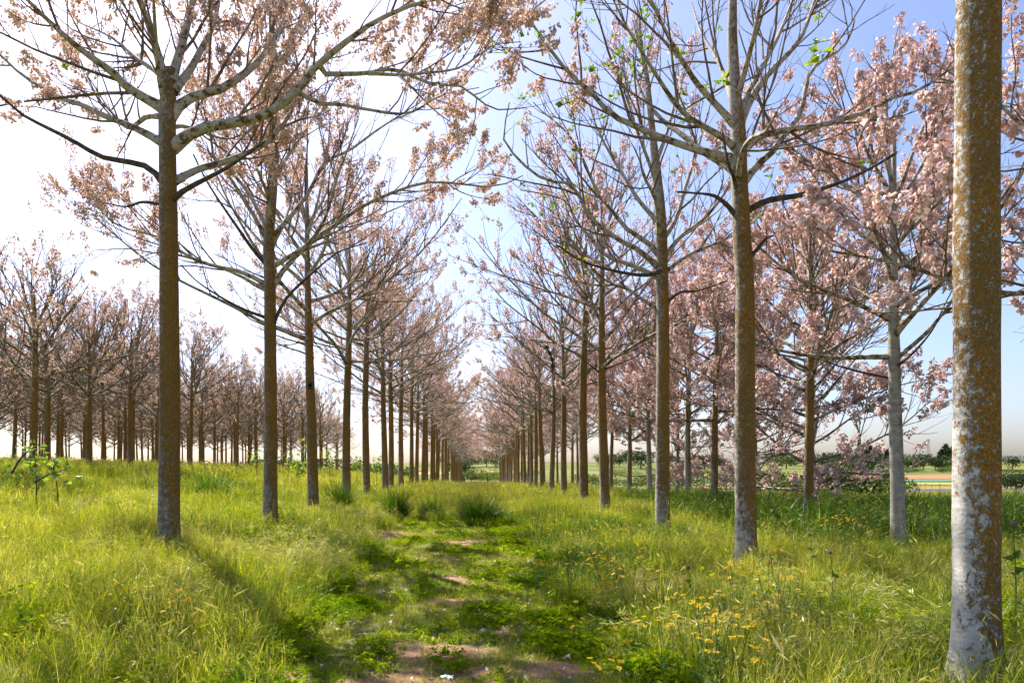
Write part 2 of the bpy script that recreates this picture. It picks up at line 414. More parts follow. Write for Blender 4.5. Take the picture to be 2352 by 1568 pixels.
# ------------------------------------------------------------------ trees
def spawn(P, R, per_m, t0, t1, llo, lhi, ang, up, m, wob, rfac=.6, r_of_len=.010, rng=RNG, taper=.6, keep=None):
    n = P.shape[1]
    seg = np.linalg.norm(np.diff(P, axis=1), axis=2); Ltot = seg.sum(1)
    k = rng.poisson(Ltot * per_m * (t1 - t0))
    idx = np.repeat(np.arange(len(P)), k)
    M = len(idx)
    if M == 0: return np.zeros((0, m, 3)), np.zeros((0, m)), idx
    t = rng.uniform(t0, t1, M) * (n - 1) * .999
    i0 = t.astype(int); fr = (t - i0)[:, None]
    pos = P[idx, i0] * (1 - fr) + P[idx, i0 + 1] * fr
    tan = norm(P[idx, i0 + 1] - P[idx, i0])
    pr = R[idx, i0] * (1 - fr[:, 0]) + R[idx, i0 + 1] * fr[:, 0]
    a, b = frames(tan)
    ph = rng.uniform(0, 2 * np.pi, M)[:, None]
    perp = np.cos(ph) * a + np.sin(ph) * b
    perp = norm(perp + np.array([0, 0, .35]))
    an = rng.uniform(ang[0], ang[1], M)[:, None]
    d = norm(tan * np.cos(an) + perp * np.sin(an))
    ln = rng.uniform(llo, lhi, M) * (1.15 - taper * t / (n - 1))
    C = np.zeros((M, m, 3)); C[:, 0] = pos
    for j in range(1, m):
        d = norm(d + np.array([0, 0, up]) + rng.normal(0, wob, (M, 3)))
        C[:, j] = C[:, j - 1] + d * (ln / (m - 1))[:, None]
    r0 = np.minimum(pr * rfac, r_of_len * ln ** .8 + .002)
    RR = r0[:, None] * np.linspace(1, .35, m)[None, :]
    return C, RR, idx

def flowers(pos, ax, size, rng, petal_first=0):
    """hanging bells: calyx point + ring + flared mouth"""
    M = len(pos)
    a, b = frames(ax)
    rot = rng.uniform(0, 2 * np.pi, M)
    sz = size * rng.uniform(.7, 1.25, M)
    V = np.zeros((M, 7, 3)); V[:, 0] = pos
    for k in range(3):
        an = rot + k * 2.0944
        rad = np.cos(an)[:, None] * a + np.sin(an)[:, None] * b
        V[:, 1 + k] = pos + ax * (sz * .2)[:, None] + rad * (sz * .14)[:, None]
        V[:, 4 + k] = pos + ax * (sz * rng.uniform(.8, 1.15, M))[:, None] + rad * (sz * rng.uniform(.28, .5, M))[:, None]
    o = (np.arange(M) * 7)[:, None]
    tri = np.concatenate([o + np.array([[0, 1, 2]]), o + np.array([[0, 2, 3]]), o + np.array([[0, 3, 1]])])
    quad = np.concatenate([o + np.array([[1, 4, 5, 2]]), o + np.array([[2, 5, 6, 3]]), o + np.array([[3, 6, 4, 1]])])
    r = rng.uniform(0, 1, M)
    return V.reshape(-1, 3), tri, quad, np.concatenate([r, r, r])

def leaf_geo(pos, ax, size, rng):
    """folded pointed leaf: 2 quads along a midrib"""
    M = len(pos); a, b = frames(ax)
    ph = rng.uniform(0, 2 * np.pi, M)[:, None]; s = np.cos(ph) * a + np.sin(ph) * b; up = np.cross(ax, s)
    sz = (size * rng.uniform(.6, 1.3, M))[:, None]
    fold = .18
    V = np.stack([pos, pos + ax * sz * .4 + s * sz * .36 + up * sz * fold, pos + ax * sz * .45, pos + ax * sz * .4 - s * sz * .36 + up * sz * fold,
                  pos + ax * sz - up * sz * .15], 1)
    o = (np.arange(M) * 5)[:, None]
    tri = np.concatenate([o + np.array([[0, 1, 2]]), o + np.array([[0, 2, 3]]), o + np.array([[1, 4, 2]]), o + np.array([[2, 4, 3]])])
    r = rng.uniform(0, 1, M)
    return V.reshape(-1, 3), tri, np.concatenate([r] * 4)

def trunk_mesh(name, path, rad, sides=20, rng=RNG, mat=None):
    """closed noisy tapered tube"""
    n = len(path)
    P = path[None]; ang = np.arange(sides) / sides * 2 * np.pi
    V = []
    ph = rng.uniform(0, 6.28, 8); rz = rng.uniform(.6, 9, 9); ra = rng.uniform(0, 6.28, 9); rh = rng.uniform(.02, .075, 9)
    for i in range(n):
        z = path[i, 2]
        w = 1 + .022 * np.sin(2 * ang + ph[0] + z * .6) + .018 * np.sin(3 * ang + ph[1] - z * .9) + .012 * np.sin(5 * ang + ph[2] + z * 2.3) + .012 * math.sin(z * 4.1 + ph[3])
        for a_, b_, c_ in zip(rz, ra, rh): w = w + c_ * math.exp(-((z - a_) / .09) ** 2) * (.35 + .65 * np.clip(np.cos(ang - b_), 0, 1) ** 2)
        w = w + .30 * math.exp(-max(z, 0) / .16) * (.5 + .5 * np.sin(4 * ang + ph[4]) * np.sin(ang * 2 + ph[5]))
        r = rad[i] * w
        V.append(np.stack([path[i, 0] + r * np.cos(ang), path[i, 1] + r * np.sin(ang), np.full(sides, z)], 1))
    V = np.vstack(V + [path[-1:] + np.array([[0, 0, rad[-1] * .6]])])
    i = np.arange(n * sides).reshape(n, sides)
    q = np.stack([i[:-1], np.roll(i[:-1], -1, 1), np.roll(i[1:], -1, 1), i[1:]], -1).reshape(-1, 4)
    top = np.stack([i[-1], np.roll(i[-1], -1), np.full(sides, n * sides)], 1)
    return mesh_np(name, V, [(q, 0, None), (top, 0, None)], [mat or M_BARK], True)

def proc_limbs(rng, z0, z1, top, nl, reach, elev=(18, 40), curve=.12, droop=0.0):
    """limbs in golden-angle order, sweeping out and curving up; plus leader forks"""
    out = []
    az = rng.uniform(0, 6.28)
    for i in range(nl):
        f = i / max(nl - 1, 1)
        z = z0 + (z1 - z0) * f + rng.uniform(-.12, .12)
        az += 2.4 + rng.uniform(-.4, .4)
        el = math.radians(rng.uniform(*elev) + 26 * f)
        ln = reach * (1.0 - .40 * f) * rng.uniform(.75, 1.12)
        d = np.array([math.cos(az) * math.cos(el), math.sin(az) * math.cos(el), math.sin(el) - droop * (1 - f)])
        p = [np.array([0, 0, z])]
        n = 8
        for j in range(n):
            d = norm(d + np.array([0, 0, curve * (.4 + j / n) - droop * .1]) * .55 + rng.normal(0, .075, 3))
            p.append(p[-1] + d * ln / n)
        out.append((np.array(p), .052 * (1 - .25 * f) * rng.uniform(.8, 1.15) * (reach / 4.5) ** .5, 'live'))
    for k in range(3):
        az2 = rng.uniform(0, 6.28) + k * 2.1
        d = norm(np.array([math.cos(az2) * .45, math.sin(az2) * .45, 1.0])); p = [np.array([0, 0, z1 - .1])]
        for j in range(6):
            d = norm(d + rng.normal(0, .08, 3) + np.array([0, 0, .05])); p.append(p[-1] + d * (top - z1) / 6)
        out.append((np.array(p), .05, 'live'))
    return out

def crown_geo(limbs, rng, sec=2.3, ter=3.1, sec_len=(.9, 2.5), ter_len=(.35, .95), fl_density=1.0, fl_per=18, fl_size=.058, leaves=0,
              up=.065, petal=None, panic=.5, zmax_fl=None, quad_ok=True, zfl=None):
    live = [l for l in limbs if l[2] != 'stub']
    LP = np.stack([resample(l[0], 16) for l in live]); LR = np.stack([l[1] * np.linspace(1, .2, 16) for l in live])
    grow = np.array([l[2] == 'live' for l in live])
    LPg, LRg = LP[grow], LR[grow]
    s, sr, _ = spawn(LPg, LRg, sec, .18, 1.0, sec_len[0], sec_len[1], (.5, 1.0), up, 7, .09, .65, .013, rng)
    t, tr, _ = spawn(s, sr, ter, .2, 1.0, ter_len[0], ter_len[1], (.4, .95), up * 1.3, 5, .12, .7, .0085, rng, .4)
    t2, t2r, _ = spawn(LPg, LRg, ter * .45, .45, 1.0, ter_len[0], ter_len[1] * 1.2, (.5, 1.0), up * 1.3, 5, .12, .6, .0085, rng, .3)
    t = np.concatenate([t, t2]); tr = np.concatenate([tr, t2r])
    # fine upright panicle stalks
    f, fr, _ = spawn(t, tr, 1.6 * panic * 2, .5, 1.0, .12, .34, (.3, .8), .22, 3, .08, .8, .006, rng, .2)
    polys, V, o = [], [], 0
    for P, R, sd in ((s, sr, 5), (t, tr, 4), (f, fr, 3)):
        if len(P) == 0: continue
        v, q = tubes(P, np.maximum(R, .0026), sd); V.append(v); polys.append((q + o, 0, None)); o += len(v)
    twigs = (np.vstack(V), polys)
    # blossoms on panicles at twig ends
    tips = np.concatenate([t[:, -1], t[:, -2], s[:, -1], f[:, 1]])
    dirs = np.concatenate([t[:, -1] - t[:, -2], t[:, -2] - t[:, -3], s[:, -1] - s[:, -2], f[:, 2] - f[:, 1]])
    dirs = norm(dirs)
    # patchy flowering: low-frequency acceptance
    q = np.sin(tips[:, 0] * 1.3 + 1) + np.sin(tips[:, 1] * 1.4 + 2) + np.sin(tips[:, 2] * 1.7)
    acc = rng.uniform(0, 1, len(tips)) < np.clip(.5 + .3 * q, .06, 1.0) * fl_density * .56
    if zfl is not None: acc &= tips[:, 2] < zfl
    tp, td = tips[acc], dirs[acc]
    kk = (rng.poisson(fl_per * 1.75, len(tp)) * rng.uniform(.5, 1.3, len(tp))).astype(int) + 2; ix = np.repeat(np.arange(len(tp)), kk); M = len(ix)
    fl = None
    if M:
        along = (rng.uniform(-.17, .19, M) * rng.uniform(.7, 1.2, M))[:, None]
        axis = norm(td[ix] + np.array([0, 0, .5]))
        side = rng.normal(0, 1, (M, 3)); side[:, 2] *= .4; side = norm(side)
        pos = tp[ix] + axis * along + side * (.055 * (1.0 - along * 3.2)) * rng.uniform(.4, 1.2, (M, 1))
        ax = norm(side * .8 + np.array([0, 0, -.75]) + rng.normal(0, .25, (M, 3)))
        fl = flowers(pos, ax, fl_size, rng)
    lf = None
    if leaves:
        base = np.concatenate([t[:, -1], s[:, -1], s[:, 4]])
        qq = np.sin(base[:, 0] * 1.1 + 4) + np.sin(base[:, 1] * 1.2) + np.sin(base[:, 2] * 1.4 + 1)
        ac = np.where(rng.uniform(0, 1, len(base)) < leaves * np.clip(.4 + .4 * qq, 0, 1.2))[0]
        kk = rng.integers(4, 9, len(ac)); ix = np.repeat(ac, kk); M = len(ix)
        if M:
            ax = rng.normal(0, 1, (M, 3)); ax[:, 2] = ax[:, 2] * .4 - .15; ax = norm(ax)
            lf = leaf_geo(base[ix] + ax * .02 + rng.normal(0, .012, (M, 3)), ax, .105, rng)
    return LP, LR, live, twigs, fl, lf

class TreeKit:
    """mesh set for one tree shape, shared by its copies"""
    def __init__(s, name, rng, limbs, trunk_path, trunk_r, petal, sides=18, split=True, **kw):
        LP, LR, live, tw, fl, lf = crown_geo(limbs, rng, **kw)
        s.trunk = trunk_mesh('trunk', trunk_path, trunk_r, sides, rng)
        s.limbs = []
        parts = []
        for i in range(len(live)):
            # collar swelling where the limb leaves the trunk
            R = LR[i].copy(); R[0] *= 1.35; R[1] *= 1.08
            v, q = tubes(LP[i][None], R[None], 9 if split else 6)
            dead = live[i][2] == 'dead'
            if dead: # broken blunt end
                R2 = LR[i] * 1.0; R2 = np.maximum(R2, LR[i][0] * .36); v, q = tubes(LP[i][None], R2[None], 8)
                n0 = len(v); v = np.vstack([v, v[-8:].mean(0)[None] + norm(LP[i][-1] - LP[i][-2]) * .06]); cap = np.array([[n0 - 8 + k, n0 - 8 + (k + 1) % 8, n0] for k in range(8)])
                pol = [(q, 0, None), (cap, 0, None)]
            else: pol = [(q, 0, None)]
            parts.append((v, pol, dead))
        if split:
            for v, pol, dead in parts: s.limbs.append((mesh_np('limb', v, pol, [M_DEAD if dead else M_LIMB], True), dead))
        else:
            V, P, o = [], [], 0
            for v, pol, dead in parts:
                V.append(v)
                for q, m, r in pol: P.append((q + o, m, None))
                o += len(v)
            s.limbs = [(mesh_np('limb', np.vstack(V), P, [M_LIMB], True), False)]
        s.split = split
        s.twigs = mesh_np('crown', tw[0], tw[1], [M_TWIG], True)
        s.fl = mesh_np('blossoms', fl[0], [(fl[1], 1, fl[3]), (fl[2], 0, fl[3])], [petal, M_CALYX]) if fl else None
        s.lf = mesh_np('leaves', lf[0], [(lf[1], 0, lf[2])], [M_LEAF]) if lf else None
    def place(s, loc, label, group=None, rz=0., sc=1., lichen=0., pale=.3, cat='tree', name='blossom_tree', lean=.016, girth=.06):
        root = link(name, None, None, loc); root.rotation_euler = (lean * math.sin(loc[1] * 7.1), lean * math.cos(loc[1] * 4.3), rz); g_ = 1 + girth * math.sin(loc[1] * 3.7 + loc[0]); root.scale = (sc * g_, sc * g_, sc); root.empty_display_size = .3
        tag(root, label, cat, group)
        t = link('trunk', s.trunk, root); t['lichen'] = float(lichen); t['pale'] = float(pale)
        for me, dead in s.limbs:
            l = link('limb' if s.split else 'limbs', me, t)
        c = link('crown', s.twigs, root)
        if s.fl:
            b = link('blossoms', s.fl, c); b['kind'] = 'stuff'
        if s.lf:
            b = link('leaves', s.lf, c); b['kind'] = 'stuff'
        return root, t

def trunk_profile(h, r_base, r_top, top, rng, n=44, lean=0.0, wob=.03, r_end=.03):
    """trunk to height h then thinning leader to top"""
    z = np.concatenate([[-.25], np.linspace(0, h, n), np.linspace(h, top, 12)[1:]])
    ph = rng.uniform(0, 6.28, 4)
    x = wob * (np.sin(z * .7 + ph[0]) - math.sin(ph[0])) + lean * z; y = wob * (np.sin(z * .6 + ph[1]) - math.sin(ph[1]))
    r = np.where(z < h, r_base + (r_top - r_base) * np.clip(z / h, 0, 1), np.interp(z, [h, top], [r_top, r_end]))
    r = r * (1 + .22 * np.exp(-np.maximum(z, 0) / .22))
    return np.stack([x, y, z], 1), r

def follow(limbs, path):
    """shift limb starts onto the trunk axis"""
    out = []
    for p, r, k in limbs:
        x = np.interp(p[0][2], path[:, 2], path[:, 0]); y = np.interp(p[0][2], path[:, 2], path[:, 1])
        out.append((p + np.array([x, y, 0]), r, k))
    return out

def make_kit(seed, petal, h=5.2, z1=8.2, top=11.4, nl=11, reach=4.6, r_base=.165, split=True, dead=2, droop=0., elev=(18, 40), curve=.12, **kw):
    rng = np.random.default_rng(seed)
    path, rad = trunk_profile(h, r_base, r_base * .74, top - 1.2, rng, n=30, sides=None) if False else trunk_profile(h, r_base, r_base * .74, top - 1.2, rng, n=30)
    limbs = proc_limbs(rng, h - .3, z1, top, nl, reach, droop=droop, elev=elev, curve=curve)
    for k in range(dead):
        az = rng.uniform(0, 6.28); z = h - rng.uniform(.2, .9); ln = rng.uniform(.8, 2.6)
        p = [np.array([0, 0, z])]; d = np.array([math.cos(az), math.sin(az), .35])
        for j in range(5):
            d = norm(d + np.array([0, 0, .05]) + rng.normal(0, .08, 3)); p.append(p[-1] + d * ln / 5)
        limbs.append((np.array(p), .03, 'dead'))
    limbs = follow(limbs, path)
    return TreeKit('kit', rng, limbs, path, rad, petal, sides=16 if split else 10, split=split, **kw)

# ---- the traced near trees: limb courses measured in the picture, each given its own run in depth
def traced(base_u, D, z0, spec, conv):
    """spec: list of (points, dy_end, r0, kind) -> limbs relative to the trunk foot"""
    foot = np.array([(base_u * .9408 - 1105) / F * D, D, z0])
    out = []
    for pts, dy, r, kind in spec:
        n = len(pts); P = []
        for i, (a, b) in enumerate(pts):
            u, v = conv(a, b); t = i / (n - 1)
            P.append(S(u, v, D + (dy * t ** 1.15 if not isinstance(dy, tuple) else dy[0] + (dy[1] - dy[0]) * t)) - foot)
        out.append((np.array(P), r, kind))
    return out, foot
cA = lambda a, b: (a / 2.24, b / 2.24)
cM = lambda a, b: (900 + a / 2.24, b / 2.24)
cR = lambda a, b: (1600 + a / 2.24, b / 2.24)

LIMB_A = [
 ([(905, 600), (700, 480), (620, 400), (480, 300), (380, 220), (250, 100), (150, 0), (40, -140)], -1.4, .085, 'live'),
 ([(905, 790), (760, 710), (640, 660), (540, 620), (440, 570), (340, 540), (250, 490), (120, 410), (0, 300), (-140, 170)], 1.2, .062, 'live'),
 ([(895, 1010), (820, 920), (700, 885), (560, 860), (450, 800), (380, 760), (260, 700), (110, 620), (0, 520), (-160, 420)], -.9, .055, 'dead'),
 ([(900, 1120), (780, 1105), (690, 1130), (580, 1110)], .5, .032, 'dead'),
 ([(930, 1110), (1010, 1040), (1200, 940), (1300, 880), (1440, 780)], -1.3, .05, 'dead'),
 ([(940, 1000), (1030, 950), (1100, 920), (1200, 895), (1320, 850), (1450, 790), (1530, 700), (1590, 620), (1640, 480), (1700, 300)], 1.6, .062, 'live'),
 ([(940, 810), (1030, 740), (1110, 700), (1230, 680), (1390, 650), (1500, 600), (1620, 500), (1740, 350), (1830, 280), (2016, 140), (2250, 30), (2480, -20)], -.8, .09, 'live'),
 ([(1620, 500), (1760, 570), (1860, 570), (2016, 600), (2230, 620), (2420, 520), (2620, 480)], .8, .035, 'live'),
 ([(1740, 350), (1750, 400), (1880, 405), (2016, 400), (2166, 380), (2356, 460), (2516, 470), (2636, 560), (2716, 600), (2876, 590)], (-.5, .6), .04, 'live'),
 ([(2016, 400), (2180, 410), (2316, 400), (2516, 370), (2696, 250), (2850, 230)], (-.35, -1.3), .028, 'live'),
 ([(930, 640), (1000, 560), (1080, 520), (1200, 490), (1300, 430), (1400, 350), (1490, 230), (1540, 140), (1600, 20), (1650, -150)], 1.0, .085, 'live'),
 ([(915, 480), (870, 330), (840, 220), (800, 100), (770, 0), (730, -200)], -.8, .085, 'live'),
 ([(915, 620), (880, 480), (858, 300), (845, 100), (840, 0), (820, -220)], -1.8, .05, 'live'),
 ([(935, 450), (980, 300), (1030, 120), (1050, 0), (1090, -220)], .7, .085, 'live'),
 ([(945, 500), (1040, 380), (1110, 250), (1170, 130), (1200, 0), (1290, -200)], 1.7, .07, 'live'),
 ([(925, 700), (1000, 690), (1100, 720), (1250, 760), (1380, 700)], 2.6, .04, 'live'),
 ([(915, 640), (800, 640), (700, 700), (600, 600), (470, 400)], 3.0, .05, 'live'),
 ([(900, 560), (880, 420), (760, 330), (600, 200), (420, 120)], 2.8, .055, 'live'),
]
LIMB_B = [
 ([(1475, 1350), (1400, 1200), (1350, 1120), (1250, 960), (1175, 880), (1155, 760), (1130, 640), (1060, 420)], -1.0, .06, 'live'),
 ([(1475, 1290), (1380, 1090), (1300, 980), (1240, 900), (1110, 640), (1000, 380)], 1.0, .055, 'live'),
 ([(1465, 1460), (1380, 1360), (1310, 1260), (1220, 1130), (1130, 990), (1060, 850)], -1.4, .05, 'dead'),
 ([(1465, 1560), (1330, 1490), (1200, 1460), (1090, 1430), (990, 1375), (850, 1290), (640, 1230), (480, 1080), (380, 1030)], .8, .055, 'live'),
 ([(1465, 1590), (1250, 1480), (1000, 1400), (880, 1390), (700, 1360), (500, 1370)], 2.0, .045, 'live'),
 ([(1465, 1740), (1330, 1690), (1200, 1620), (1080, 1540), (1000, 1460)], -1.6, .042, 'dead'),
 ([(1490, 1460), (1600, 1390), (1680, 1340), (1760, 1230), (1800, 1130), (1840, 980), (1890, 850), (1960, 650)], -1.4, .055, 'live'),
 ([(1485, 1580), (1570, 1450), (1720, 1310), (1850, 1220), (2016, 1110), (2316, 1000), (2547, 1010), (2715, 1020), (2860, 960)], .4, .065, 'live'),
 ([(1490, 1300), (1600, 1170), (1690, 1050), (1780, 880), (1900, 830), (2080, 700), (2300, 560)], .5, .06, 'live'),
 ([(1490, 1000), (1570, 860), (1680, 700), (1760, 560), (1860, 380)], 1.8, .05, 'live'),
 ([(1490, 960), (1400, 760), (1330, 560), (1250, 400), (1200, 150)], 1.6, .05, 'live'),
 ([(1490, 600), (1440, 380), (1400, 150), (1370, -100)], -1.0, .045, 'live'),
 ([(1490, 500), (1560, 300), (1640, 100), (1700, -100)], 1.0, .045, 'live'),
 ([(1490, 1240), (1460, 1060), (1400, 900), (1390, 700)], -3.0, .05, 'live'),
 ([(1490, 1340), (1560, 1200), (1600, 1050), (1610, 900)], 3.2, .05, 'live'),
 ([(1480, 1810), (1560, 1640), (1700, 1500), (1850, 1380), (2000, 1330)], -1.2, .045, 'dead'),
]
LIMB_R1 = [
 ([(470, 1010), (560, 900), (640, 830), (700, 740), (760, 680), (810, 560), (835, 420), (900, 340), (1000, 280), (1060, 210), (1090, 110)], .9, .06, 'live'),
 ([(460, 850), (530, 770), (620, 730), (760, 705), (880, 690), (1000, 660), (1120, 625), (1200, 590), (1280, 540), (1400, 510), (1500, 460), (1640, 360), (1760, 310)], -.9, .055, 'live'),
 ([(450, 720), (500, 590), (560, 480), (640, 380), (730, 290), (800, 200), (850, 70), (890, -60), (930, -200)], .8, .065, 'live'),
 ([(450, 620), (540, 450), (620, 300), (680, 180), (750, 0), (800, -180)], 1.9, .055, 'live'),
 ([(442, 560), (500, 350), (550, 150), (575, 0), (590, -200)], -1.4, .05, 'live'),
 ([(440, 690), (330, 570), (230, 460), (170, 370), (110, 270), (50, 160), (0, 50), (-70, -100)], -1.3, .055, 'live'),
 ([(445, 820), (380, 760), (280, 700), (180, 640), (90, 540), (30, 450), (-40, 340), (-150, 160), (-230, 0)], -1.9, .05, 'live'),
 ([(440, 870), (290, 840), (200, 810), (110, 780), (0, 740), (-85, 700), (-235, 630), (-355, 500), (-455, 420), (-545, 310), (-615, 220), (-675, 120), (-665, 50), (-600, 0)], 1.0, .062, 'live'),
 ([(440, 940), (370, 890), (290, 850), (200, 780), (110, 710), (40, 660), (-60, 540), (-110, 420), (-160, 320)], 2.2, .06, 'live'),
 ([(455, 1200), (400, 1130), (360, 1095), (300, 1065), (130, 1050)], -.6, .042, 'dead'),
 ([(455, 1080), (425, 960), (400, 900), (370, 730)], -.9, .035, 'dead'),
 ([(480, 1170), (560, 1120), (640, 1090), (780, 1070), (950, 1020), (1100, 960), (1250, 880), (1310, 840)], -1.0, .055, 'dead'),
 ([(490, 1430), (560, 1360), (600, 1310), (640, 1290)], -.5, .042, 'dead'),
 ([(450, 1000), (470, 850), (520, 760), (600, 720), (660, 620)], -2.8, .045, 'live'),
 ([(440, 620), (400, 480), (340, 330), (250, 180), (200, 20)], 2.6, .05, 'live'),
]
LIMB_R2 = [
 ([(1590, 1220), (1480, 1100), (1400, 970), (1330, 860), (1250, 700), (1200, 560)], 1.2, .052, 'live'),
 ([(1592, 1470), (1480, 1370), (1400, 1330), (1280, 1250), (1200, 1170), (1140, 1050), (1100, 1000), (980, 990), (870, 920), (790, 840), (740, 770), (750, 650), (770, 560)], -1.2, .062, 'live'),
 ([(1592, 1400), (1520, 1320), (1420, 1260), (1330, 1150), (1260, 1060), (1200, 940), (1150, 820), (1060, 700), (960, 620), (900, 560)], .8, .058, 'live'),
 ([(1640, 1470), (1500, 1505), (1300, 1470), (1150, 1420), (1040, 1345)], -2.0, .05, 'dead'),
 ([(1592, 1520), (1440, 1450), (1300, 1400), (1220, 1310), (1130, 1200), (1080, 1100), (950, 1060), (830, 1040)], 1.6, .055, 'live'),
 ([(1600, 1320), (1680, 1200), (1740, 1000), (1790, 850), (1850, 640), (1900, 450)], .8, .055, 'live'),
 ([(1600, 1440), (1700, 1300), (1830, 1200), (1950, 1050), (2040, 860), (2080, 700)], -1.0, .055, 'live'),
 ([(1605, 1500), (1740, 1400), (1900, 1330), (2060, 1250), (2200, 1120)], 1.4, .05, 'live'),
 ([(1575, 1000), (1500, 800), (1430, 600), (1400, 400)], -1.4, .045, 'live'),
 ([(1570, 900), (1640, 700), (1680, 500), (1700, 300)], 1.4, .045, 'live'),
 ([(1545, 650), (1520, 450), (1480, 250), (1440, 100)], .4, .045, 'live'),
 ([(1590, 1300), (1570, 1100), (1500, 950), (1480, 800)], -2.8, .048, 'live'),
 ([(1605, 1680), (1700, 1600), (1800, 1590), (1950, 1540)], -1.0, .04, 'dead'),
 ([(1600, 1700), (1500, 1640), (1380, 1560), (1250, 1560), (1080, 1520), (900, 1440)], 1.0, .045, 'live'),
]
def traced_tree(base_u, D, spec, conv, stem, r_base, r_fork, petal, seed, **kw):
    """stem: list of (u,v) trunk axis above the foot, in the same conv"""
    z0 = float(terrain((base_u * .9408 - 1105) / F * D, D))
    limbs, foot = traced(base_u, D, z0, spec, conv)
    pts = [np.array([0, 0, -.25]), np.array([0, 0, 0.])] + [S(*conv(a, b), D) - foot for a, b in stem]
    pts = np.array(pts); zs = np.concatenate([[-.25], np.linspace(0, pts[-1, 2], 56)])
    path = np.stack([np.interp(zs, pts[:, 2], pts[:, 0]), np.zeros_like(zs), zs], 1)
    path[:, 1] = .03 * np.sin(zs * .8)
    zf = limbs[0][0][0][2] if not kw.get('zf') else kw['zf']
    kw.pop('zf', None)
    r = np.interp(zs, [0, zf, pts[-1, 2]], [r_base, r_base * .80, r_fork]) * (1 + .2 * np.exp(-np.maximum(zs, 0) / .22))
    rng = np.random.default_rng(seed)
    return TreeKit('kit', rng, limbs, path, r, petal, sides=26, split=True, **kw), foot

ORD = ['first', 'second', 'third', 'fourth', 'fifth', 'sixth', 'seventh', 'eighth', 'ninth', 'tenth', 'eleventh', 'twelfth', 'thirteenth', 'fourteenth', 'fifteenth']

kitA, fA = traced_tree(412, 11.07, LIMB_A, cA, [(925, 1568), (925, 1200), (922, 900), (918, 650), (925, 430), (930, 380)], .165, .10, M_CREAM, 21, fl_density=1.0, fl_per=21, sec=3.6, ter=3.7, leaves=.004)
rA, tA = kitA.place(fA, 'stout grey-brown trunk with wide forking limbs, nearest tree of the meadow-side row', lichen=.0, pale=.12, lean=0., girth=0.)
kitB, fB = traced_tree(659, 16.4, LIMB_B, cA, [(1480, 1900), (1478, 1568), (1470, 1330), (1490, 1000), (1497, 700), (1490, 400), (1485, 0), (1480, -200)], .165, .05, M_CREAM, 22, fl_density=1.1, fl_per=20, sec=3.2, ter=3.2, leaves=.003)
rB, tB = kitB.place(fB, 'second tree of the meadow-side row, grey foot and a broken stub below its crown', lichen=-.01, pale=.14, lean=0., girth=0.)
kitR1, fR1 = traced_tree(1822, 10.3, LIMB_R1, cR, [(490, 1568), (470, 1280), (455, 1000), (450, 700), (435, 560), (420, 200), (425, 0), (430, -250)], .155, .045, M_PINK, 23, fl_density=.12, fl_per=18, sec=2.2, ter=2.8, leaves=.28, panic=.7, fl_size=.06)
rR1, tR1 = kitR1.place(fR1, 'orange-lichened tree with nearly bare limbs, green leaf tufts and a long dead bough', lichen=.05, pale=.5, lean=0., girth=0.)
kitR2, fR2 = traced_tree(1618, 15.0, LIMB_R2, cM, [(1610, 1900), (1605, 1568), (1600, 1290), (1590, 1100), (1560, 800), (1540, 600), (1520, 400), (1490, 250), (1480, 100)], .155, .03, M_PINK, 24, fl_density=.3, fl_per=16, sec=2.3, ter=2.9, leaves=.2, panic=.7)
rR2, tR2 = kitR2.place(fR2, 'sparsely flowered tree with a fresh-leaved crown, third along the daisy-side row', lichen=.03, pale=.4, lean=0., girth=0.)

# nearest trunk on the daisy side: crown mostly above the frame
rng0 = np.random.default_rng(31)
p0, q0 = trunk_profile(5.6, .143, .130, 10.5, rng0, n=70, wob=.012)
l0 = proc_limbs(rng0, 5.55, 8.3, 11.5, 10, 4.0, elev=(30, 50))
l0 = follow(l0, p0)
kit0 = TreeKit('kit', rng0, l0, p0, q0, M_PINK, sides=40, split=True, fl_density=.5, fl_per=12)
X0 = (2243 - 1105) / F * 4.82
r0_, t0_ = kit0.place((X0, 4.82, float(terrain(X0, 4.82))), 'thick white trunk crusted with orange lichen, nearest tree of all', rz=.6, lichen=.075, pale=1.0, lean=0., girth=0.)

# shared kits
K_LEFT = [make_kit(40 + i, M_CREAM, h=5.2 + .5 * (i % 3), z1=8.6 + .2 * i, top=11.8, nl=14 + i % 2, reach=6.6, elev=(0, 30), curve=.10, fl_density=1.0, fl_per=15, sec=2.3, ter=3.0, leaves=.002) for i in range(3)]
K_RIGHT = [make_kit(50 + i, M_PINK, h=5.0 + .4 * i, z1=8.4, top=11.4, nl=14, reach=6.3, elev=(0, 30), curve=.10, fl_density=.5 + .15 * i, fl_per=16, sec=2.4, ter=3.1, leaves=.07) for i in range(3)]
K_PINK = [make_kit(60 + i, M_PINK, h=3.7 + .35 * i, z1=7.2, top=10.2, nl=15, reach=5.4, fl_density=1.6, fl_per=16, fl_size=.08, sec=2.8, ter=3.4, r_base=.15, elev=(-6, 24), curve=.11) for i in range(3)]
K_LOW = [make_kit(70, M_PINK, h=1.3, z1=6.4, top=8.8, nl=24, reach=5.4, fl_density=1.6, fl_per=14, fl_size=.085, sec=2.6, ter=3.2, r_base=.15, elev=(-12, 25), curve=.10, dead=0)]
K_FAR = [make_kit(80 + i, M_CREAM if i % 2 else M_PINK, h=4.9 + .3 * i, z1=8.2, top=11.6, nl=14, reach=6.6, elev=(0, 30), curve=.10, split=False, fl_density=1.1, fl_per=9, fl_size=.09, sec=2.2, ter=2.6, panic=.3, dead=1) for i in range(4)]
K_GROVE = [make_kit(90 + i, M_CREAM, h=3.2 + .25 * i, z1=5.0, top=7.2 + .3 * i, nl=13, reach=4.7, elev=(4, 36), curve=.13, split=False, fl_density=.42, fl_per=8, fl_size=.08, sec=3.0, ter=3.2, panic=.7, dead=1, r_base=.118, leaves=.010) for i in range(4)]

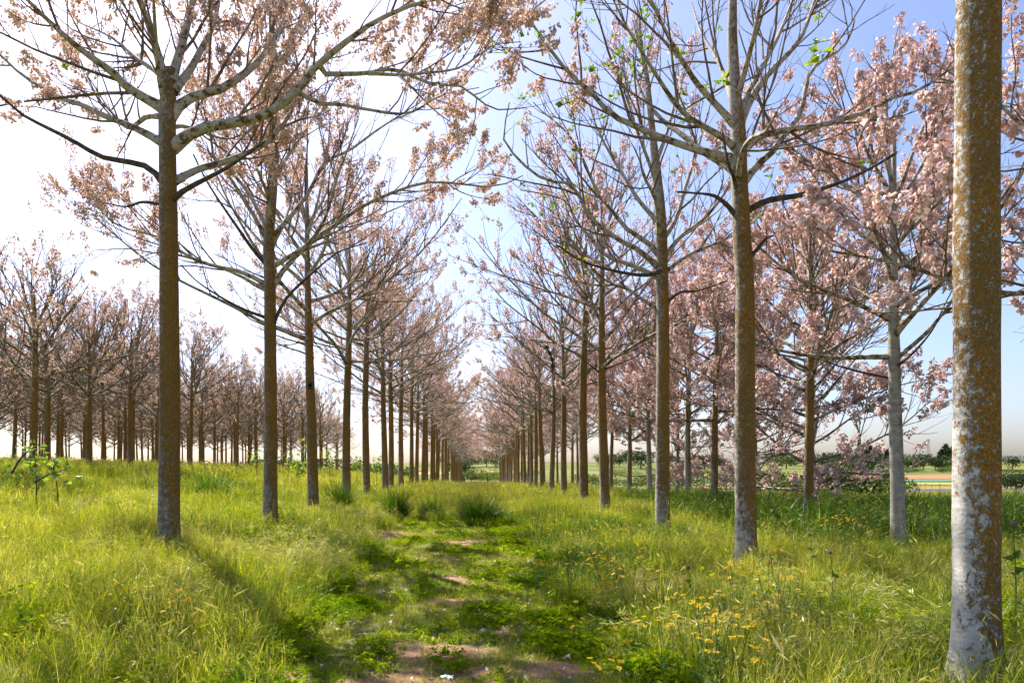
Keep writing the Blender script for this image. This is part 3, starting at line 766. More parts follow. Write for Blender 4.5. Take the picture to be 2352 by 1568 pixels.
def at_row(X, d): return (X, d, float(terrain(X, d)))
rr = np.random.default_rng(3)
GL = 'meadow-side row along the lane'; GR = 'daisy-side row along the lane'
left_d = [21.0, 25.8, 30.3, 35.3, 39.1, 42.9, 49.6, 53.5]
for i, d in enumerate(left_d):
    k = K_LEFT[i % 3] if d < 45 else K_FAR[i % 4]
    extra = ['with a dark knot hole in its trunk', '', 'with a dark scar at its foot', '', '', '', '', ''][i]
    lab = f'cream-blossomed tree {extra}, {ORD[i + 2]} trunk along the meadow-side row'.replace(' ,', ',').replace('  ', ' ')
    X = -5.06 + rr.uniform(-.12, .12)
    root, tr = k.place(at_row(X, d), lab, GL, rz=rr.uniform(0, 6.28), sc=rr.uniform(.96, 1.05), lichen=rr.uniform(-.02, .04), pale=rr.uniform(.12, .3))
    if i == 0: treeC = root
d = 58.0
while d < 190:
    K_FAR[int(d) % 4].place(at_row(-5.06 + rr.uniform(-.2, .2), d), 'slim distant tree where the meadow-side row closes up towards the lane end', 'far meadow-side row trees', rz=rr.uniform(0, 6.28), sc=rr.uniform(.94, 1.06), lichen=.04, pale=.2)
    d += 5.0 + rr.uniform(-.5, .5)
right_d = [21.8, 26.4, 32.8, 39.5, 44.5, 49.5, 54.2, 59.0]
for i, d in enumerate(right_d):
    k = K_RIGHT[i % 3] if d < 48 else K_FAR[(i + 2) % 4]
    X = 4.0 + rr.uniform(-.1, .1)
    k.place(at_row(X, d), f'lichened pink-flowered tree, {ORD[i + 3]} trunk along the daisy-side row', GR, rz=rr.uniform(0, 6.28), sc=rr.uniform(.96, 1.04), lichen=rr.uniform(.02, .08), pale=rr.uniform(.25, .45))
d = 64.0
while d < 150:
    K_FAR[int(d + 1) % 4].place(at_row(4.0 + rr.uniform(-.2, .2), d), 'slim distant tree where the daisy-side row closes up towards the lane end', 'far daisy-side row trees', rz=rr.uniform(0, 6.28), sc=rr.uniform(.94, 1.06), lichen=.06, pale=.25)
    d += 5.0 + rr.uniform(-.5, .5)

# outer row by the open field
GQ = 'outer pink row by the open field'
outer = [(9.4, 9.3, 'dense pink blossom boughs hanging in behind the thick lichened trunk', 0), (8.62, 14.1, 'smooth pale grey trunk under a dense pink crown beside the field', 1),
         (9.15, 19.1, 'slim orange-brown trunk with a low wide pink crown in the outer row', 2), (9.0, 26.4, 'brown trunk third along the outer pink row in the tall grass', 0),
         (8.9, 29.4, 'pale grey trunk fourth along the outer pink row in tall grass', 1), (9.0, 36.5, 'slim grey trunk fifth along the outer pink row', 2), (9.1, 42.0, 'sixth tree of the outer pink row, half hidden by nearer trunks', 0)]
for i, (X, d, lab, k) in enumerate(outer):
    K_PINK[k].place(at_row(X, d), lab, GQ, rz=[2.6, 1.0, 4.0, 5.2, .4, 2.2, 3.6][i], sc=[1.0, 1.0, .97, 1.0, 1.03, 1, 1][i], lichen=[.06, -.2, .10, .05, -.1, -.1, 0][i], pale=[.5, .38, .4, .3, .4, .35, .3][i])
for j, d in enumerate(np.arange(47, 130, 6.0)):
    K_FAR[(2 * j) % 4].place(at_row(9.2 + rr.uniform(-.4, .4), d), 'small pink tree far along the outer row behind nearer trunks', 'far outer row trees', rz=rr.uniform(0, 6.28), sc=rr.uniform(.85, 1.0), lichen=.03, pale=.3)
K_LOW[0].place(at_row(11.9, 24.5), 'low-branched pink tree whose dark boughs droop to the grass by the field', rz=1.1, sc=1.02, lichen=-.1, pale=.2)
K_LOW[0].place(at_row(12.6, 44), 'second low-branched pink tree with pale crooked boughs deeper in the outer row', rz=3.9, sc=1.05, lichen=-.1, pale=.4)
K_LOW[0].place(at_row(14.5, 36), 'low-branched pink tree between the other two drooping ones', rz=5.3, sc=.95, lichen=-.1, pale=.3)

# grove on the bank
GG = 'grove on the bank beyond the meadow'
front = [(-15.1, 23.0), (-16.6, 28.9), (-16.9, 32.9), (-16.2, 38.0), (-16.0, 44.8), (-16.0, 48.5), (-15.6, 54.0), (-15.6, 60.0), (-15.5, 66.0)]
glab = ['dark-stemmed tree with tall bare antler twigs at the near corner of the grove', 'second front tree of the grove, leaning bare top twigs', 'third front tree of the grove', 'fourth front tree of the grove', 'fifth front tree of the grove', 'sixth front tree of the grove', 'seventh front tree of the grove', 'eighth front tree of the grove', 'ninth front tree of the grove']
for i, (X, d) in enumerate(front):
    K_GROVE[i % 4].place(at_row(X, d), glab[i] + (' on the bank' if 'grove' in glab[i] and i > 1 else ''), GG, rz=rr.uniform(0, 6.28), sc=rr.uniform(.95, 1.06), lichen=.04, pale=.12)
for r_i in range(1, 9):
    X = -16 - 4.3 * r_i
    d = 24 + 1.1 * r_i + 2.6 * (r_i % 2)
    while d < 100:
        x = X + rr.uniform(-.5, .5); dd = d + rr.uniform(-.6, .6)
        if (x / dd) > -.80:
            K_GROVE[int(rr.integers(0, 4))].place(at_row(x, dd), 'brown-stemmed tree standing deep inside the grove on the bank', 'trees deep inside the grove', rz=rr.uniform(0, 6.28), sc=rr.uniform(.92, 1.08), lichen=.03, pale=.12)
        d += 4.2

# ------------------------------------------------------------------ knots on near trunks
def knot(parent, ang, z, r_trunk, r, mesh_cache={}):
    """raised ring of bark round a dark hollow"""
    n = 14; V = []; prof = [(1.25, -.3), (1.1, .22), (.8, .34), (.62, .1), (.5, -.35), (0.01, -.5)]
    for rr_, h in prof:
        for k in range(n):
            a = k / n * 6.283; V.append((rr_ * math.cos(a) * r, -h * r, rr_ * math.sin(a) * r * 1.1))
    q = [(i * n + k, i * n + (k + 1) % n, (i + 1) * n + (k + 1) % n, (i + 1) * n + k) for i in range(len(prof) - 1) for k in range(n)]
    q = np.array(q); me = mesh_np('knot', V, [(q[:3 * n], 0, None), (q[3 * n:], 1, None)], [M_DEAD, M_HOLE], True)
    o = link('knot', me, parent, (r_trunk * math.sin(ang), -r_trunk * math.cos(ang), z)); o.rotation_euler = (0, 0, ang)
    return o
M_HOLE = pbr('knot_hollow', lambda nt: (.012, .008, .006), .95)
knot([c for c in treeC.children if c.name.startswith('trunk')][0], -treeC.rotation_euler.z + .1, 3.75, .135, .085)
knot(tB, .1, 6.05, .118, .075)
knot(tR2, -.2, 5.6, .12, .05)

# ------------------------------------------------------------------ grass
def blades(n, rad, h, w, rng, lean=.35, curve=.6, heads=0., head_len=.09, head_w=.011, segs=3, square=False, twist=True):
    """tuft: returns verts, quads/tris, rnd, t; heads = share of stalks with a drooping seed head"""
    V, T, tri, rn, tt, hm = [], [], [], [], [], []
    o = 0
    for i in range(n):
        a = rng.uniform(0, 6.283); rr_ = rad * math.sqrt(rng.uniform()); x, y = rr_ * math.cos(a), rr_ * math.sin(a)
        hh = h * rng.uniform(.45, 1.1); az = rng.uniform(0, 6.283); le = abs(rng.normal(0, lean)); cu = rng.uniform(0, curve)
        ww = w * rng.uniform(.6, 1.3); faz = az + rng.uniform(-1, 1) * 1.2 + 1.57
        sx, sy = math.cos(faz), math.sin(faz); r = rng.uniform()
        pts = []
        for j in range(segs + 1):
            t = j / segs; th = le + cu * t * 1.5
            if j == 0: p = np.array([x, y, -.02])
            else: p = pts[-1] + np.array([math.cos(az) * math.sin(th), math.sin(az) * math.sin(th), math.cos(th)]) * hh / segs
            pts.append(p)
        for j in range(segs):
            t = j / segs; k = ww * (1 - .55 * t) * .5
            V += [pts[j] + np.array([sx * k, sy * k, 0]), pts[j] - np.array([sx * k, sy * k, 0])]; T += [t, t]
        V.append(pts[-1]); T.append(1.0)
        for j in range(segs - 1):
            b = o + 2 * j; tri += [(b, b + 1, b + 3), (b, b + 3, b + 2)]; rn += [r, r]; hm += [0, 0]
        b = o + 2 * (segs - 1); tri.append((b, b + 1, b + 2)); rn.append(r); hm.append(0)
        o = len(V)
        if rng.uniform() < heads:
            d = norm(pts[-1] - pts[-2] + np.array([math.cos(az) * .1, math.sin(az) * .1, -.02])); p = pts[-1] - d * .01
            s1 = np.array([sx, sy, .2]); s2 = norm(np.cross(d, s1)); L_ = head_len * rng.uniform(.6, 1.3); hw = head_w * rng.uniform(.7, 1.3)
            V += [p, p + d * L_ * .35 + s1 * hw, p + d * L_ * .35 - s1 * hw, p + d * L_ * .4 + s2 * hw, p + d * L_ * .4 - s2 * hw, p + d * L_]
            T += [.9] * 6
            tri += [(o, o + 1, o + 2), (o + 1, o + 5, o + 2), (o, o + 3, o + 4), (o + 3, o + 5, o + 4)]; r2 = rng.uniform(); rn += [r2] * 4; hm += [1] * 4
            o = len(V)
    return np.array(V), np.array(tri), np.array(rn), np.array(T), np.array(hm)

def awned(n, rad, h, rng):
    """feathery pale grass: thin stems ending in a spray of fine drooping spikelets"""
    V, T, tri, rn, hm = [], [], [], [], []
    for i in range(n):
        a = rng.uniform(0, 6.283); rr_ = rad * math.sqrt(rng.uniform()); p = np.array([rr_ * math.cos(a), rr_ * math.sin(a), -.02])
        az = rng.normal(.4, .9); hh = h * rng.uniform(.6, 1.1); d = norm(np.array([math.cos(az) * .35, math.sin(az) * .35, 1])); r = rng.uniform()
        prev = p
        for j in range(4):
            nx = prev + d * hh / 4; k = .0018
            b = len(V); V += [prev + [k, 0, 0], prev - [k, 0, 0], nx]; T += [j / 4, j / 4, (j + 1) / 4]; tri.append((b, b + 1, b + 2)); rn.append(r); hm.append(0)
            prev = nx; d = norm(d + np.array([math.cos(az) * .22, math.sin(az) * .22, -.12 * j]))
        for j in range(7):
            dd = norm(d + rng.normal(0, .45, 3)); L_ = rng.uniform(.04, .10); s = norm(np.cross(dd, rng.normal(0, 1, 3))) * .0035
            b = len(V); q = prev - d * rng.uniform(0, .12); V += [q - s * .3, q + dd * L_ * .6 + s, q + dd * L_ * .6 - s, q + dd * L_]; T += [.9] * 4
            tri += [(b, b + 1, b + 2), (b + 1, b + 3, b + 2)]; rn += [rng.uniform()] * 2; hm += [1, 1]
    return np.array(V), np.array(tri), np.array(rn), np.array(T), np.array(hm)

def clover(n, rad, h, rng, size=.022):
    V, T, tri, rn, hm = [], [], [], [], []
    for i in range(n):
        a = rng.uniform(0, 6.283); rr_ = rad * math.sqrt(rng.uniform()); z = h * rng.uniform(.15, 1) * (1.1 - .7 * (rr_ / rad) ** 2)
        c = np.array([rr_ * math.cos(a), rr_ * math.sin(a), z]); r = rng.uniform()
        tilt = rng.normal(0, .35, 2); s = size * rng.uniform(.6, 1.3); a0 = rng.uniform(0, 6.283)
        for k in range(3):
            aa = a0 + k * 2.094; d = np.array([math.cos(aa), math.sin(aa), tilt[0] * math.cos(aa) + tilt[1] * math.sin(aa) + .15]); e = np.array([-math.sin(aa), math.cos(aa), -tilt[0] * math.sin(aa) + tilt[1] * math.cos(aa)])
            b = len(V); V += [c, c + d * s * .8 + e * s * .5, c + d * s, c + d * s * .8 - e * s * .5]; T += [.3, .6, .6, .6]
            tri += [(b, b + 1, b + 2), (b, b + 2, b + 3)]; rn += [r, r]; hm += [0, 0]
    return np.array(V), np.array(tri), np.array(rn), np.array(T), np.array(hm)

def herb(n, rad, h, rng, size=.05):
    """leafy weed: stalks with alternating broad leaves"""
    V, T, tri, rn, hm = [], [], [], [], []
    for i in range(n):
        a = rng.uniform(0, 6.283); rr_ = rad * math.sqrt(rng.uniform()); p = np.array([rr_ * math.cos(a), rr_ * math.sin(a), 0.]); d = norm(np.array([rng.normal(0, .25), rng.normal(0, .25), 1])); hh = h * rng.uniform(.5, 1.1); r = rng.uniform()
        b = len(V); V += [p + [.003, 0, 0], p - [.003, 0, 0], p + d * hh]; T += [0, 0, .6]; tri.append((b, b + 1, b + 2)); rn.append(r); hm.append(0)
        for k in range(9):
            q = p + d * hh * (k + 1) / 9; aa = rng.uniform(0, 6.283); e = norm(np.array([math.cos(aa), math.sin(aa), rng.uniform(-.2, .6)])); f = np.array([-math.sin(aa), math.cos(aa), 0]); s = size * rng.uniform(.6, 1.3) * (1.15 - .5 * k / 9)
            b = len(V); V += [q, q + e * s * .5 + f * s * .26, q + e * s, q + e * s * .5 - f * s * .26]; T += [.2, .4, .6, .4]
            tri += [(b, b + 1, b + 2), (b, b + 2, b + 3)]; rn += [r, r]; hm += [0, 0]
    return np.array(V), np.array(tri), np.array(rn), np.array(T), np.array(hm)

def tuft_obj(name, g, mat, head):
    V, tri, rn, T, hm = g
    me = mesh_np(name, V, [(tri[hm == 0], 0, rn[hm == 0]), (tri[hm == 1], 1, rn[hm == 1])], [mat, head], False, {'t': T})
    return bpy.data.objects.new(name, me)

def scatter(name, protos, pts, scl, label, lean=.12, rng=RNG):
    """one stuff object: tufts set out over the ground by geometry nodes"""
    col = bpy.data.collections.new(name + '_tufts')
    for p in protos: col.objects.link(p)
    n = len(pts)
    me = bpy.data.meshes.new(name); me.vertices.add(n); me.vertices.foreach_set('co', np.asarray(pts, np.float32).ravel())
    rot = np.stack([rng.normal(0, lean, n), rng.normal(0, lean, n), rng.uniform(0, 6.283, n)], 1).astype(np.float32)
    a = me.attributes.new('rot', 'FLOAT_VECTOR', 'POINT'); a.data.foreach_set('vector', rot.ravel())
    a = me.attributes.new('scl', 'FLOAT', 'POINT'); a.data.foreach_set('value', np.asarray(scl, np.float32))
    a = me.attributes.new('pick', 'INT', 'POINT'); a.data.foreach_set('value', rng.integers(0, len(protos), n).astype(np.int32))
    o = link(name, me); tag(o, label, 'grass', kind='stuff')
    ng = bpy.data.node_groups.new(name + '_nodes', 'GeometryNodeTree')
    ng.interface.new_socket('Geometry', in_out='INPUT', socket_type='NodeSocketGeometry'); ng.interface.new_socket('Geometry', in_out='OUTPUT', socket_type='NodeSocketGeometry')
    gi = ng.nodes.new('NodeGroupInput'); go = ng.nodes.new('NodeGroupOutput')
    ip = ng.nodes.new('GeometryNodeInstanceOnPoints'); ci = ng.nodes.new('GeometryNodeCollectionInfo'); ci.inputs['Collection'].default_value = col
    ci.inputs['Separate Children'].default_value = True; ci.inputs['Reset Children'].default_value = True
    def na(nm, ty):
        x = ng.nodes.new('GeometryNodeInputNamedAttribute'); x.data_type = ty; x.inputs['Name'].default_value = nm
        return [s for s in x.outputs if s.enabled and s.name == 'Attribute'][0]
    er = ng.nodes.new('FunctionNodeEulerToRotation')
    ng.links.new(gi.outputs[0], ip.inputs['Points']); ng.links.new(ci.outputs[0], ip.inputs['Instance']); ip.inputs['Pick Instance'].default_value = True
    ng.links.new(na('pick', 'INT'), ip.inputs['Instance Index']); ng.links.new(na('rot', 'FLOAT_VECTOR'), er.inputs[0]); ng.links.new(er.outputs[0], ip.inputs['Rotation'])
    ng.links.new(na('scl', 'FLOAT'), ip.inputs['Scale']); ng.links.new(ip.outputs[0], go.inputs[0])
    md = o.modifiers.new('tufts', 'NODES'); md.node_group = ng
    return o

def area_pts(n, d0, d1, rng, side=1.5):
    """random ground points inside the seen wedge plus a margin"""
    y = np.sqrt(rng.uniform(d0 * d0, d1 * d1, n)); lo = -.80 * y - side; hi = .86 * y + side
    x = rng.uniform(0, 1, n) * (hi - lo) + lo
    return x, y
def lane_mask(x, y):
    """1 in the trodden lane, 0 in the tall grass"""
    wob = .35 * vn(x, y, .9, 3)
    xl = np.interp(y, [0, 5, 8, 12, 18, 24], [-1.7, -1.75, -1.9, -2.1, -2.7, -2.4]); xr = np.interp(y, [0, 5, 8, 12, 18, 24], [1.55, 1.4, 1.2, .95, .95, .7])
    m = sstep(x + wob, xl - .35, xl + .35) * (1 - sstep(x + wob, xr - .3, xr + .4))
    return m * (1 - sstep(y + 1.5 * vn(x, y, .7, 5), 19, 24))
def clear_trunks(x, y):
    ok = np.ones_like(x, bool)
    for tx, ty in ((X0, 4.82), (fR1[0], fR1[1]), (fA[0], fA[1]), (fB[0], fB[1]), (fR2[0], fR2[1])): ok &= (x - tx) ** 2 + (y - ty) ** 2 > .2 ** 2
    return ok
def P3(x, y): return np.stack([x, y, terrain(x, y) - .01], 1)

gr = np.random.default_rng(77)
NEAR_TALL = [tuft_obj('tuft', blades(50, .19, .50, .0058, gr, .28, .65, .3, .075, .0036, 3), G_MEADOW, G_HEAD) for _ in range(6)]
NEAR_LUSH = [tuft_obj('tuft', blades(55, .18, .50, .0058, gr, .25, .65, .05, .07, .003, 3), G_LUSH, G_HEAD) for _ in range(5)]
EARS = [tuft_obj('tuft', blades(4, .16, .82, .0045, gr, .3, .6, 1.0, .14, .0065, 4), G_MEADOW, G_HEAD) for _ in range(6)]
FEATHER = [tuft_obj('tuft', awned(26, .2, .5, gr), G_PALE, G_HEAD) for _ in range(5)]
DRY = [tuft_obj('tuft', blades(30, .17, .36, .005, gr, .5, .8, .25, .07, .007, 3), G_DRY, G_HEAD) for _ in range(4)]
SHORT = [tuft_obj('tuft', blades(60, .17, .10, .0065, gr, .6, .8, 0, segs=2), G_SHORT, G_HEAD) for _ in range(5)]
CLOVER = [tuft_obj('tuft', clover(60, .17, .075, gr), G_CLOVER, G_HEAD) for _ in range(5)]
HERB = [tuft_obj('tuft', herb(8, .14, .28, gr, .05 + .012 * k), G_CLOVER, G_HEAD) for k in range(6)]
MID = [tuft_obj('tuft', blades(64, .33, .52, .0085, gr, .25, .6, .22, .09, .0045, 3), G_MEADOW, G_HEAD) for _ in range(5)]
MIDL = [tuft_obj('tuft', blades(60, .33, .62, .010, gr, .22, .6, .06, .09, .005, 3), G_LUSH, G_HEAD) for _ in range(5)]
FAR = [tuft_obj('tuft', blades(60, .8, .55, .026, gr, .25, .5, .25, .14, .02, 2), G_MEADOW, G_HEAD) for _ in range(4)]

def put(name, protos, x, y, keep, scl, label, lean=.12):
    k = keep & clear_trunks(x, y)
    scatter(name, protos, P3(x[k], y[k]), scl[k], label, lean, gr)
U = lambda n: gr.uniform(0, 1, n)
def hgt(x, y):
    """relative sward height over the meadow"""
    return np.clip(.82 + .28 * vn(x, y, .55, 1) + .18 * vn(x, y, 1.7, 4) + .18 * vn(x, y, 4.3, 7), .35, 1.4)
# near tall
x, y = area_pts(9500, 2.2, 12.5, gr); lm = lane_mask(x, y); lush = .25 + .5 * vn(x, y, .5, 6) + np.where(x > 0, .22, -.05); dryz = bare_mask(x, y)
tr_ = np.exp(-(((x - 2.3) / 1.0) ** 2 + ((y - 9.0) / .7) ** 2)) + np.exp(-(((x - 5.8) / 1.6) ** 2 + ((y - 10.3) / .8) ** 2))
k_t = (U(len(x)) > lm * 1.05) & (dryz < .35) & (U(len(x)) > tr_ * .8)
edge = 1 - .55 * np.exp(-((lm - .0) / 1.0) ** 2 * 0) * lm
low_fore = np.where((x < 0) & (y < 6), .72, 1.0)
put('meadow_grass', NEAR_TALL, x, y, k_t & (U(len(x)) > lush), hgt(x, y) * low_fore * gr.uniform(.75, 1.15, len(x)) * (1 - .5 * lm), 'tall yellow-green meadow grass with seed heads near the lane')
put('lush_grass', NEAR_LUSH, x, y, k_t & (U(len(x)) < lush * 1.1), hgt(x, y) * low_fore * gr.uniform(.6, 1.0, len(x)) * (1 - .5 * lm), 'dark green lush grass beside the lane')
x, y = area_pts(900, 3, 16, gr)
put('eared_grass', EARS, x, y, (lane_mask(x, y) < .15) & (U(len(x)) < np.where(x > 1.5, .9, .45)), gr.uniform(.7, 1.1, len(x)), 'scattered tall stalks with long drooping ears', .15)
# feathery pale drifts
x, y = area_pts(5200, 5, 26, gr)
fz = np.exp(-(((x + 2.9) / 1.1) ** 2 + ((y - 11.2) / 3.2) ** 2)) + .8 * np.exp(-(((x + 2.6) / 1.4) ** 2 + ((y - 18.5) / 3) ** 2)) + .35 * (x < -3) * np.clip(vn(x, y, .6, 8), 0, 1) + .5 * np.exp(-(((x - 3.2) / 1.5) ** 2 + ((y - 6) / 2) ** 2))
put('feather_grass', FEATHER, x, y, (U(len(x)) < fz) & (lane_mask(x, y) < .5), gr.uniform(.7, 1.15, len(x)), 'pale feathery wind-combed grass at the edge of the lane', .2)
# dry straw
x, y = area_pts(9000, 3, 20, gr)
dz = 1.0 * np.exp(-(((x - 2.6) / .9) ** 2 + ((y - 10.2) / 1.6) ** 2)) + .7 * np.exp(-(((x - 5.6) / 2.2) ** 2 + ((y - 10.3) / 1.2) ** 2)) + .5 * np.exp(-(((x - 3.4) / .8) ** 2 + ((y - 4.8) / .9) ** 2)) + .45 * np.exp(-(((x + 2.2) / .8) ** 2 + ((y - 4.2) / .7) ** 2)) + .13 + .5 * np.exp(-(((x - 2.9) / .9) ** 2 + ((y - 14.5) / 1.6) ** 2))
put('dry_grass', DRY, x, y, (U(len(x)) < dz * .8) & (lane_mask(x, y) < .4), gr.uniform(.5, 1.0, len(x)), 'brown dry grass stalks round the trunk feet', .3)
# lane: short grass and clover
x = gr.uniform(-3.6, 2.4, 11000); y = 3 + 22 * gr.uniform(0, 1, 11000) ** 1.25; lm = lane_mask(x, y); bm = bare_mask(x, y)
ok = (lm > .2) & (U(len(x)) > (bm - .15) * 1.5)
thin = .8 + .4 * vn(x, y, 1.6, 9)
put('lane_grass', SHORT, x, y, ok & (U(len(x)) < thin), gr.uniform(.6, 1.25, len(x)), 'short trodden grass of the lane', .2)
x = gr.uniform(-3.6, 2.4, 6500); y = 3 + 22 * gr.uniform(0, 1, 6500) ** 1.25; lm = lane_mask(x, y); bm = bare_mask(x, y)
cz = np.clip(.26 + .6 * vn(x, y, 1.6, 12) + .25 * vn(x, y, 4.1, 2), .03, 1)
put('clover', CLOVER, x, y, (lm > .12) & (U(len(x)) > (bm - .1) * 1.4) & (U(len(x)) < cz), gr.uniform(.45, 1.5, len(x)) * np.where(x > .3, 1.15, 1.0), 'low clover cushions along the lane', .15)
x, y = area_pts(9000, 2.5, 20, gr, .5); lm = lane_mask(x, y)
hz = np.clip(4 * lm * (1 - lm), 0, 1) * .8 + np.clip(.15 + .5 * vn(x, y, .8, 15) + .25 * (y < 7), 0, .8) * (lm < .05)
put('leafy_weeds', HERB, x, y, (U(len(x)) < hz) & (bare_mask(x, y) < .3), gr.uniform(.5, 1.15, len(x)), 'broad-leaved green weeds at the lane edges', .2)
# crumbs of soil and fallen blossoms
def clod(r):
    V = norm(r.normal(0, 1, (8, 3))) * r.uniform(.6, 1.1, (8, 1)) * np.array([.016, .016, .009]); c = V.mean(0)
    import itertools
    tri = [t for t in itertools.combinations(range(8), 3) if all(np.dot(np.cross(V[t[1]] - V[t[0]], V[t[2]] - V[t[0]]), V[k] - V[t[0]]) <= 1e-12 for k in range(8)) or all(np.dot(np.cross(V[t[1]] - V[t[0]], V[t[2]] - V[t[0]]), V[k] - V[t[0]]) >= -1e-12 for k in range(8))]
    return bpy.data.objects.new('clod', mesh_np('clod', V, [(np.array(tri), 0, None)], [M_SOIL]))
CLOD = [clod(gr) for _ in range(5)]
x = gr.uniform(-3, 7, 40000); y = 3.5 + 14 * gr.uniform(0, 1, 40000) ** 1.3; bm = bare_mask(x, y); k = (U(len(x)) < (bm - .25) * .9)
scatter('soil_crumbs', CLOD, P3(x[k], y[k]), gr.uniform(.3, 1.5, int(k.sum())), 'crumbs of red soil on the bare patches', .5, gr)
def petal_obj(r):
    v, t3, q4, rr_ = flowers(np.zeros((1, 3)), norm(np.array([[1.0, .2, .12]])), .05, r); return bpy.data.objects.new('fallen_blossom', mesh_np('fallen_blossom', v, [(t3, 1, rr_), (q4, 0, rr_)], [M_CREAM, M_CALYX]))
FALL = [petal_obj(gr) for _ in range(5)]
x = gr.uniform(-5, 5, 1500); y = 3.5 + 18 * gr.uniform(0, 1, 1500) ** 1.2; k = U(len(x)) < lane_mask(x, y) + .25 * bare_mask(x, y)
pp = P3(x, y); pp[:, 2] += .03
scatter('fallen_blossoms', FALL, pp[k], gr.uniform(.6, 1.0, int(k.sum())), 'fallen blossoms scattered over the lane', .4, gr)
# middle distance
x, y = area_pts(11500, 12, 32, gr, 2.5); lm = lane_mask(x, y)
rl = sstep(x, 5.2, 7.5) * sstep(y, 12, 15); lush = .2 + .45 * vn(x, y, .33, 6) + .75 * rl + .25 * (x < -9)
ok = U(len(x)) > lm * 1.1
low = 1 - .45 * np.exp(-(((x - 5.5) / 2.5) ** 2 + ((y - 12.2) / 1.6) ** 2))
put('middle_meadow_grass', MID, x, y, ok & (U(len(x)) > lush), hgt(x, y) * low * gr.uniform(.75, 1.1, len(x)) * (1 + .25 * (y > 22)), 'sunlit meadow grass between the trees')
put('middle_lush_grass', MIDL, x, y, ok & (U(len(x)) < lush), hgt(x, y) * low * gr.uniform(.7, 1.05, len(x)) * (1 + .7 * rl), 'tall dark green grass by the outer row')
# far
x, y = area_pts(9500, 30, 85, gr, 3)
put('far_meadow_grass', FAR, x, y, (x < 24) | (y < 60), gr.uniform(.75, 1.1, len(x)) * np.where(np.abs(x) < 6, 1.0, 1.0), 'far meadow grass under the rows')

# ------------------------------------------------------------------ tussocks
def tussock(loc, h, rad, lab, seed, n=260):
    r = np.random.default_rng(seed); g = blades(n, rad, h, .013, r, .35, .9, .02, .08, .008, 4)
    V, tri, rn, T, hm = g
    o = link('grass_tussock', mesh_np('grass_tussock', V, [(tri, 0, rn)], [G_LUSH], False, {'t': T}), None, loc); tag(o, lab, 'grass tussock', 'green grass tussocks')
def on(x, y, dz=0.): return (x, y, float(terrain(x, y)) + dz)
tussock(on(-.10, 20.2), 1.15, .30, 'dark green grass tussock standing in the middle of the lane', 1, 800)
tussock(on(.42, 20.4), .75, .22, 'smaller dark tussock against the one in mid lane', 2, 420)
tussock(on(-2.75, 22.0), 1.2, .36, 'broad green tussock in front of the meadow-side trunks', 3, 800)
tussock(on(-4.65, 22.6), 1.3, .3, 'tall green tussock squeezed between two meadow-side trunks', 4, 600)
tussock(on(-8.7, 22.0), 1.15, .5, 'bright green tussock out in the meadow', 5, 500)
tussock(on(-1.7, 22.4), .8, .3, 'low loose tussock beside the broad one', 6, 420)

# ------------------------------------------------------------------ daisies
def daisy_head(r):
    V, tri, quad, rn = [], [], [], []
    n = 13
    for k in range(n):
        a = k / n * 6.283 + r.uniform(-.08, .08); a2 = .19; l = .030 * r.uniform(.85, 1.1); dz = r.uniform(-.004, .006)
        c, s = math.cos, math.sin; b = len(V)
        V += [(.006 * c(a), .006 * s(a), .0), (l * .7 * c(a - a2), l * .7 * s(a - a2), .004 + dz), (l * c(a), l * s(a), .001 + dz), (l * .7 * c(a + a2), l * .7 * s(a + a2), .004 + dz)]
        quad.append((b, b + 1, b + 2, b + 3)); rn.append(r.uniform())
    b = len(V); m = 8
    for k in range(m): V.append((.0095 * math.cos(k / m * 6.283), .0095 * math.sin(k / m * 6.283), .003))
    V.append((0, 0, .009))
    tri = [(b + k, b + (k + 1) % m, b + m) for k in range(m)]
    return mesh_np('flower_head', V, [(np.array(quad), 0, np.array(rn)), (np.array(tri), 1, r.uniform(0, 1, m))], [M_DAISY, M_DAISYC])
def daisy_plant(r, nh, h):
    tips = []; V, tri, rn = [], [], []
    for k in range(nh):
        p = np.array([r.normal(0, .02), r.normal(0, .02), 0.]); d = norm(np.array([r.normal(0, .22), r.normal(0, .22), 1.])); hh = h * r.uniform(.8, 1.1)
        for j in range(4):
            q = p + d * hh / 4; b = len(V); V += [p + [.0028, 0, 0], p - [.0014, .0024, 0], p - [.0014, -.0024, 0], q + [.0024, 0, 0], q - [.0012, .002, 0], q - [.0012, -.002, 0]]
            for m in range(3): tri += [(b + m, b + (m + 1) % 3, b + 3 + (m + 1) % 3), (b + m, b + 3 + (m + 1) % 3, b + 3 + m)]; rn += [.5, .5]
            for m in range(3):
                a = r.uniform(0, 6.283); e = np.array([math.cos(a), math.sin(a), r.uniform(.1, .7)]); f = np.array([-math.sin(a), math.cos(a), 0]); s = .055 * r.uniform(.5, 1.1) * (1.2 - j * .2)
                b = len(V); V += [q, q + e * s * .5 + f * s * .14, q + e * s, q + e * s * .5 - f * s * .14]; tri += [(b, b + 1, b + 2), (b, b + 2, b + 3)]; x = r.uniform(); rn += [x, x]
            p = q; d = norm(d + r.normal(0, .08, 3))
        tips.append((p, d))
    return mesh_np('crown_daisy', np.array(V), [(np.array(tri), 0, np.array(rn))], [M_STEM]), tips
dr = np.random.default_rng(9)
HEADS = [daisy_head(dr) for _ in range(4)]
PLANTS = [daisy_plant(dr, nh, 1.0 * h) for nh, h in ((1, .48), (2, .5), (3, .5), (4, .46), (3, .55))]
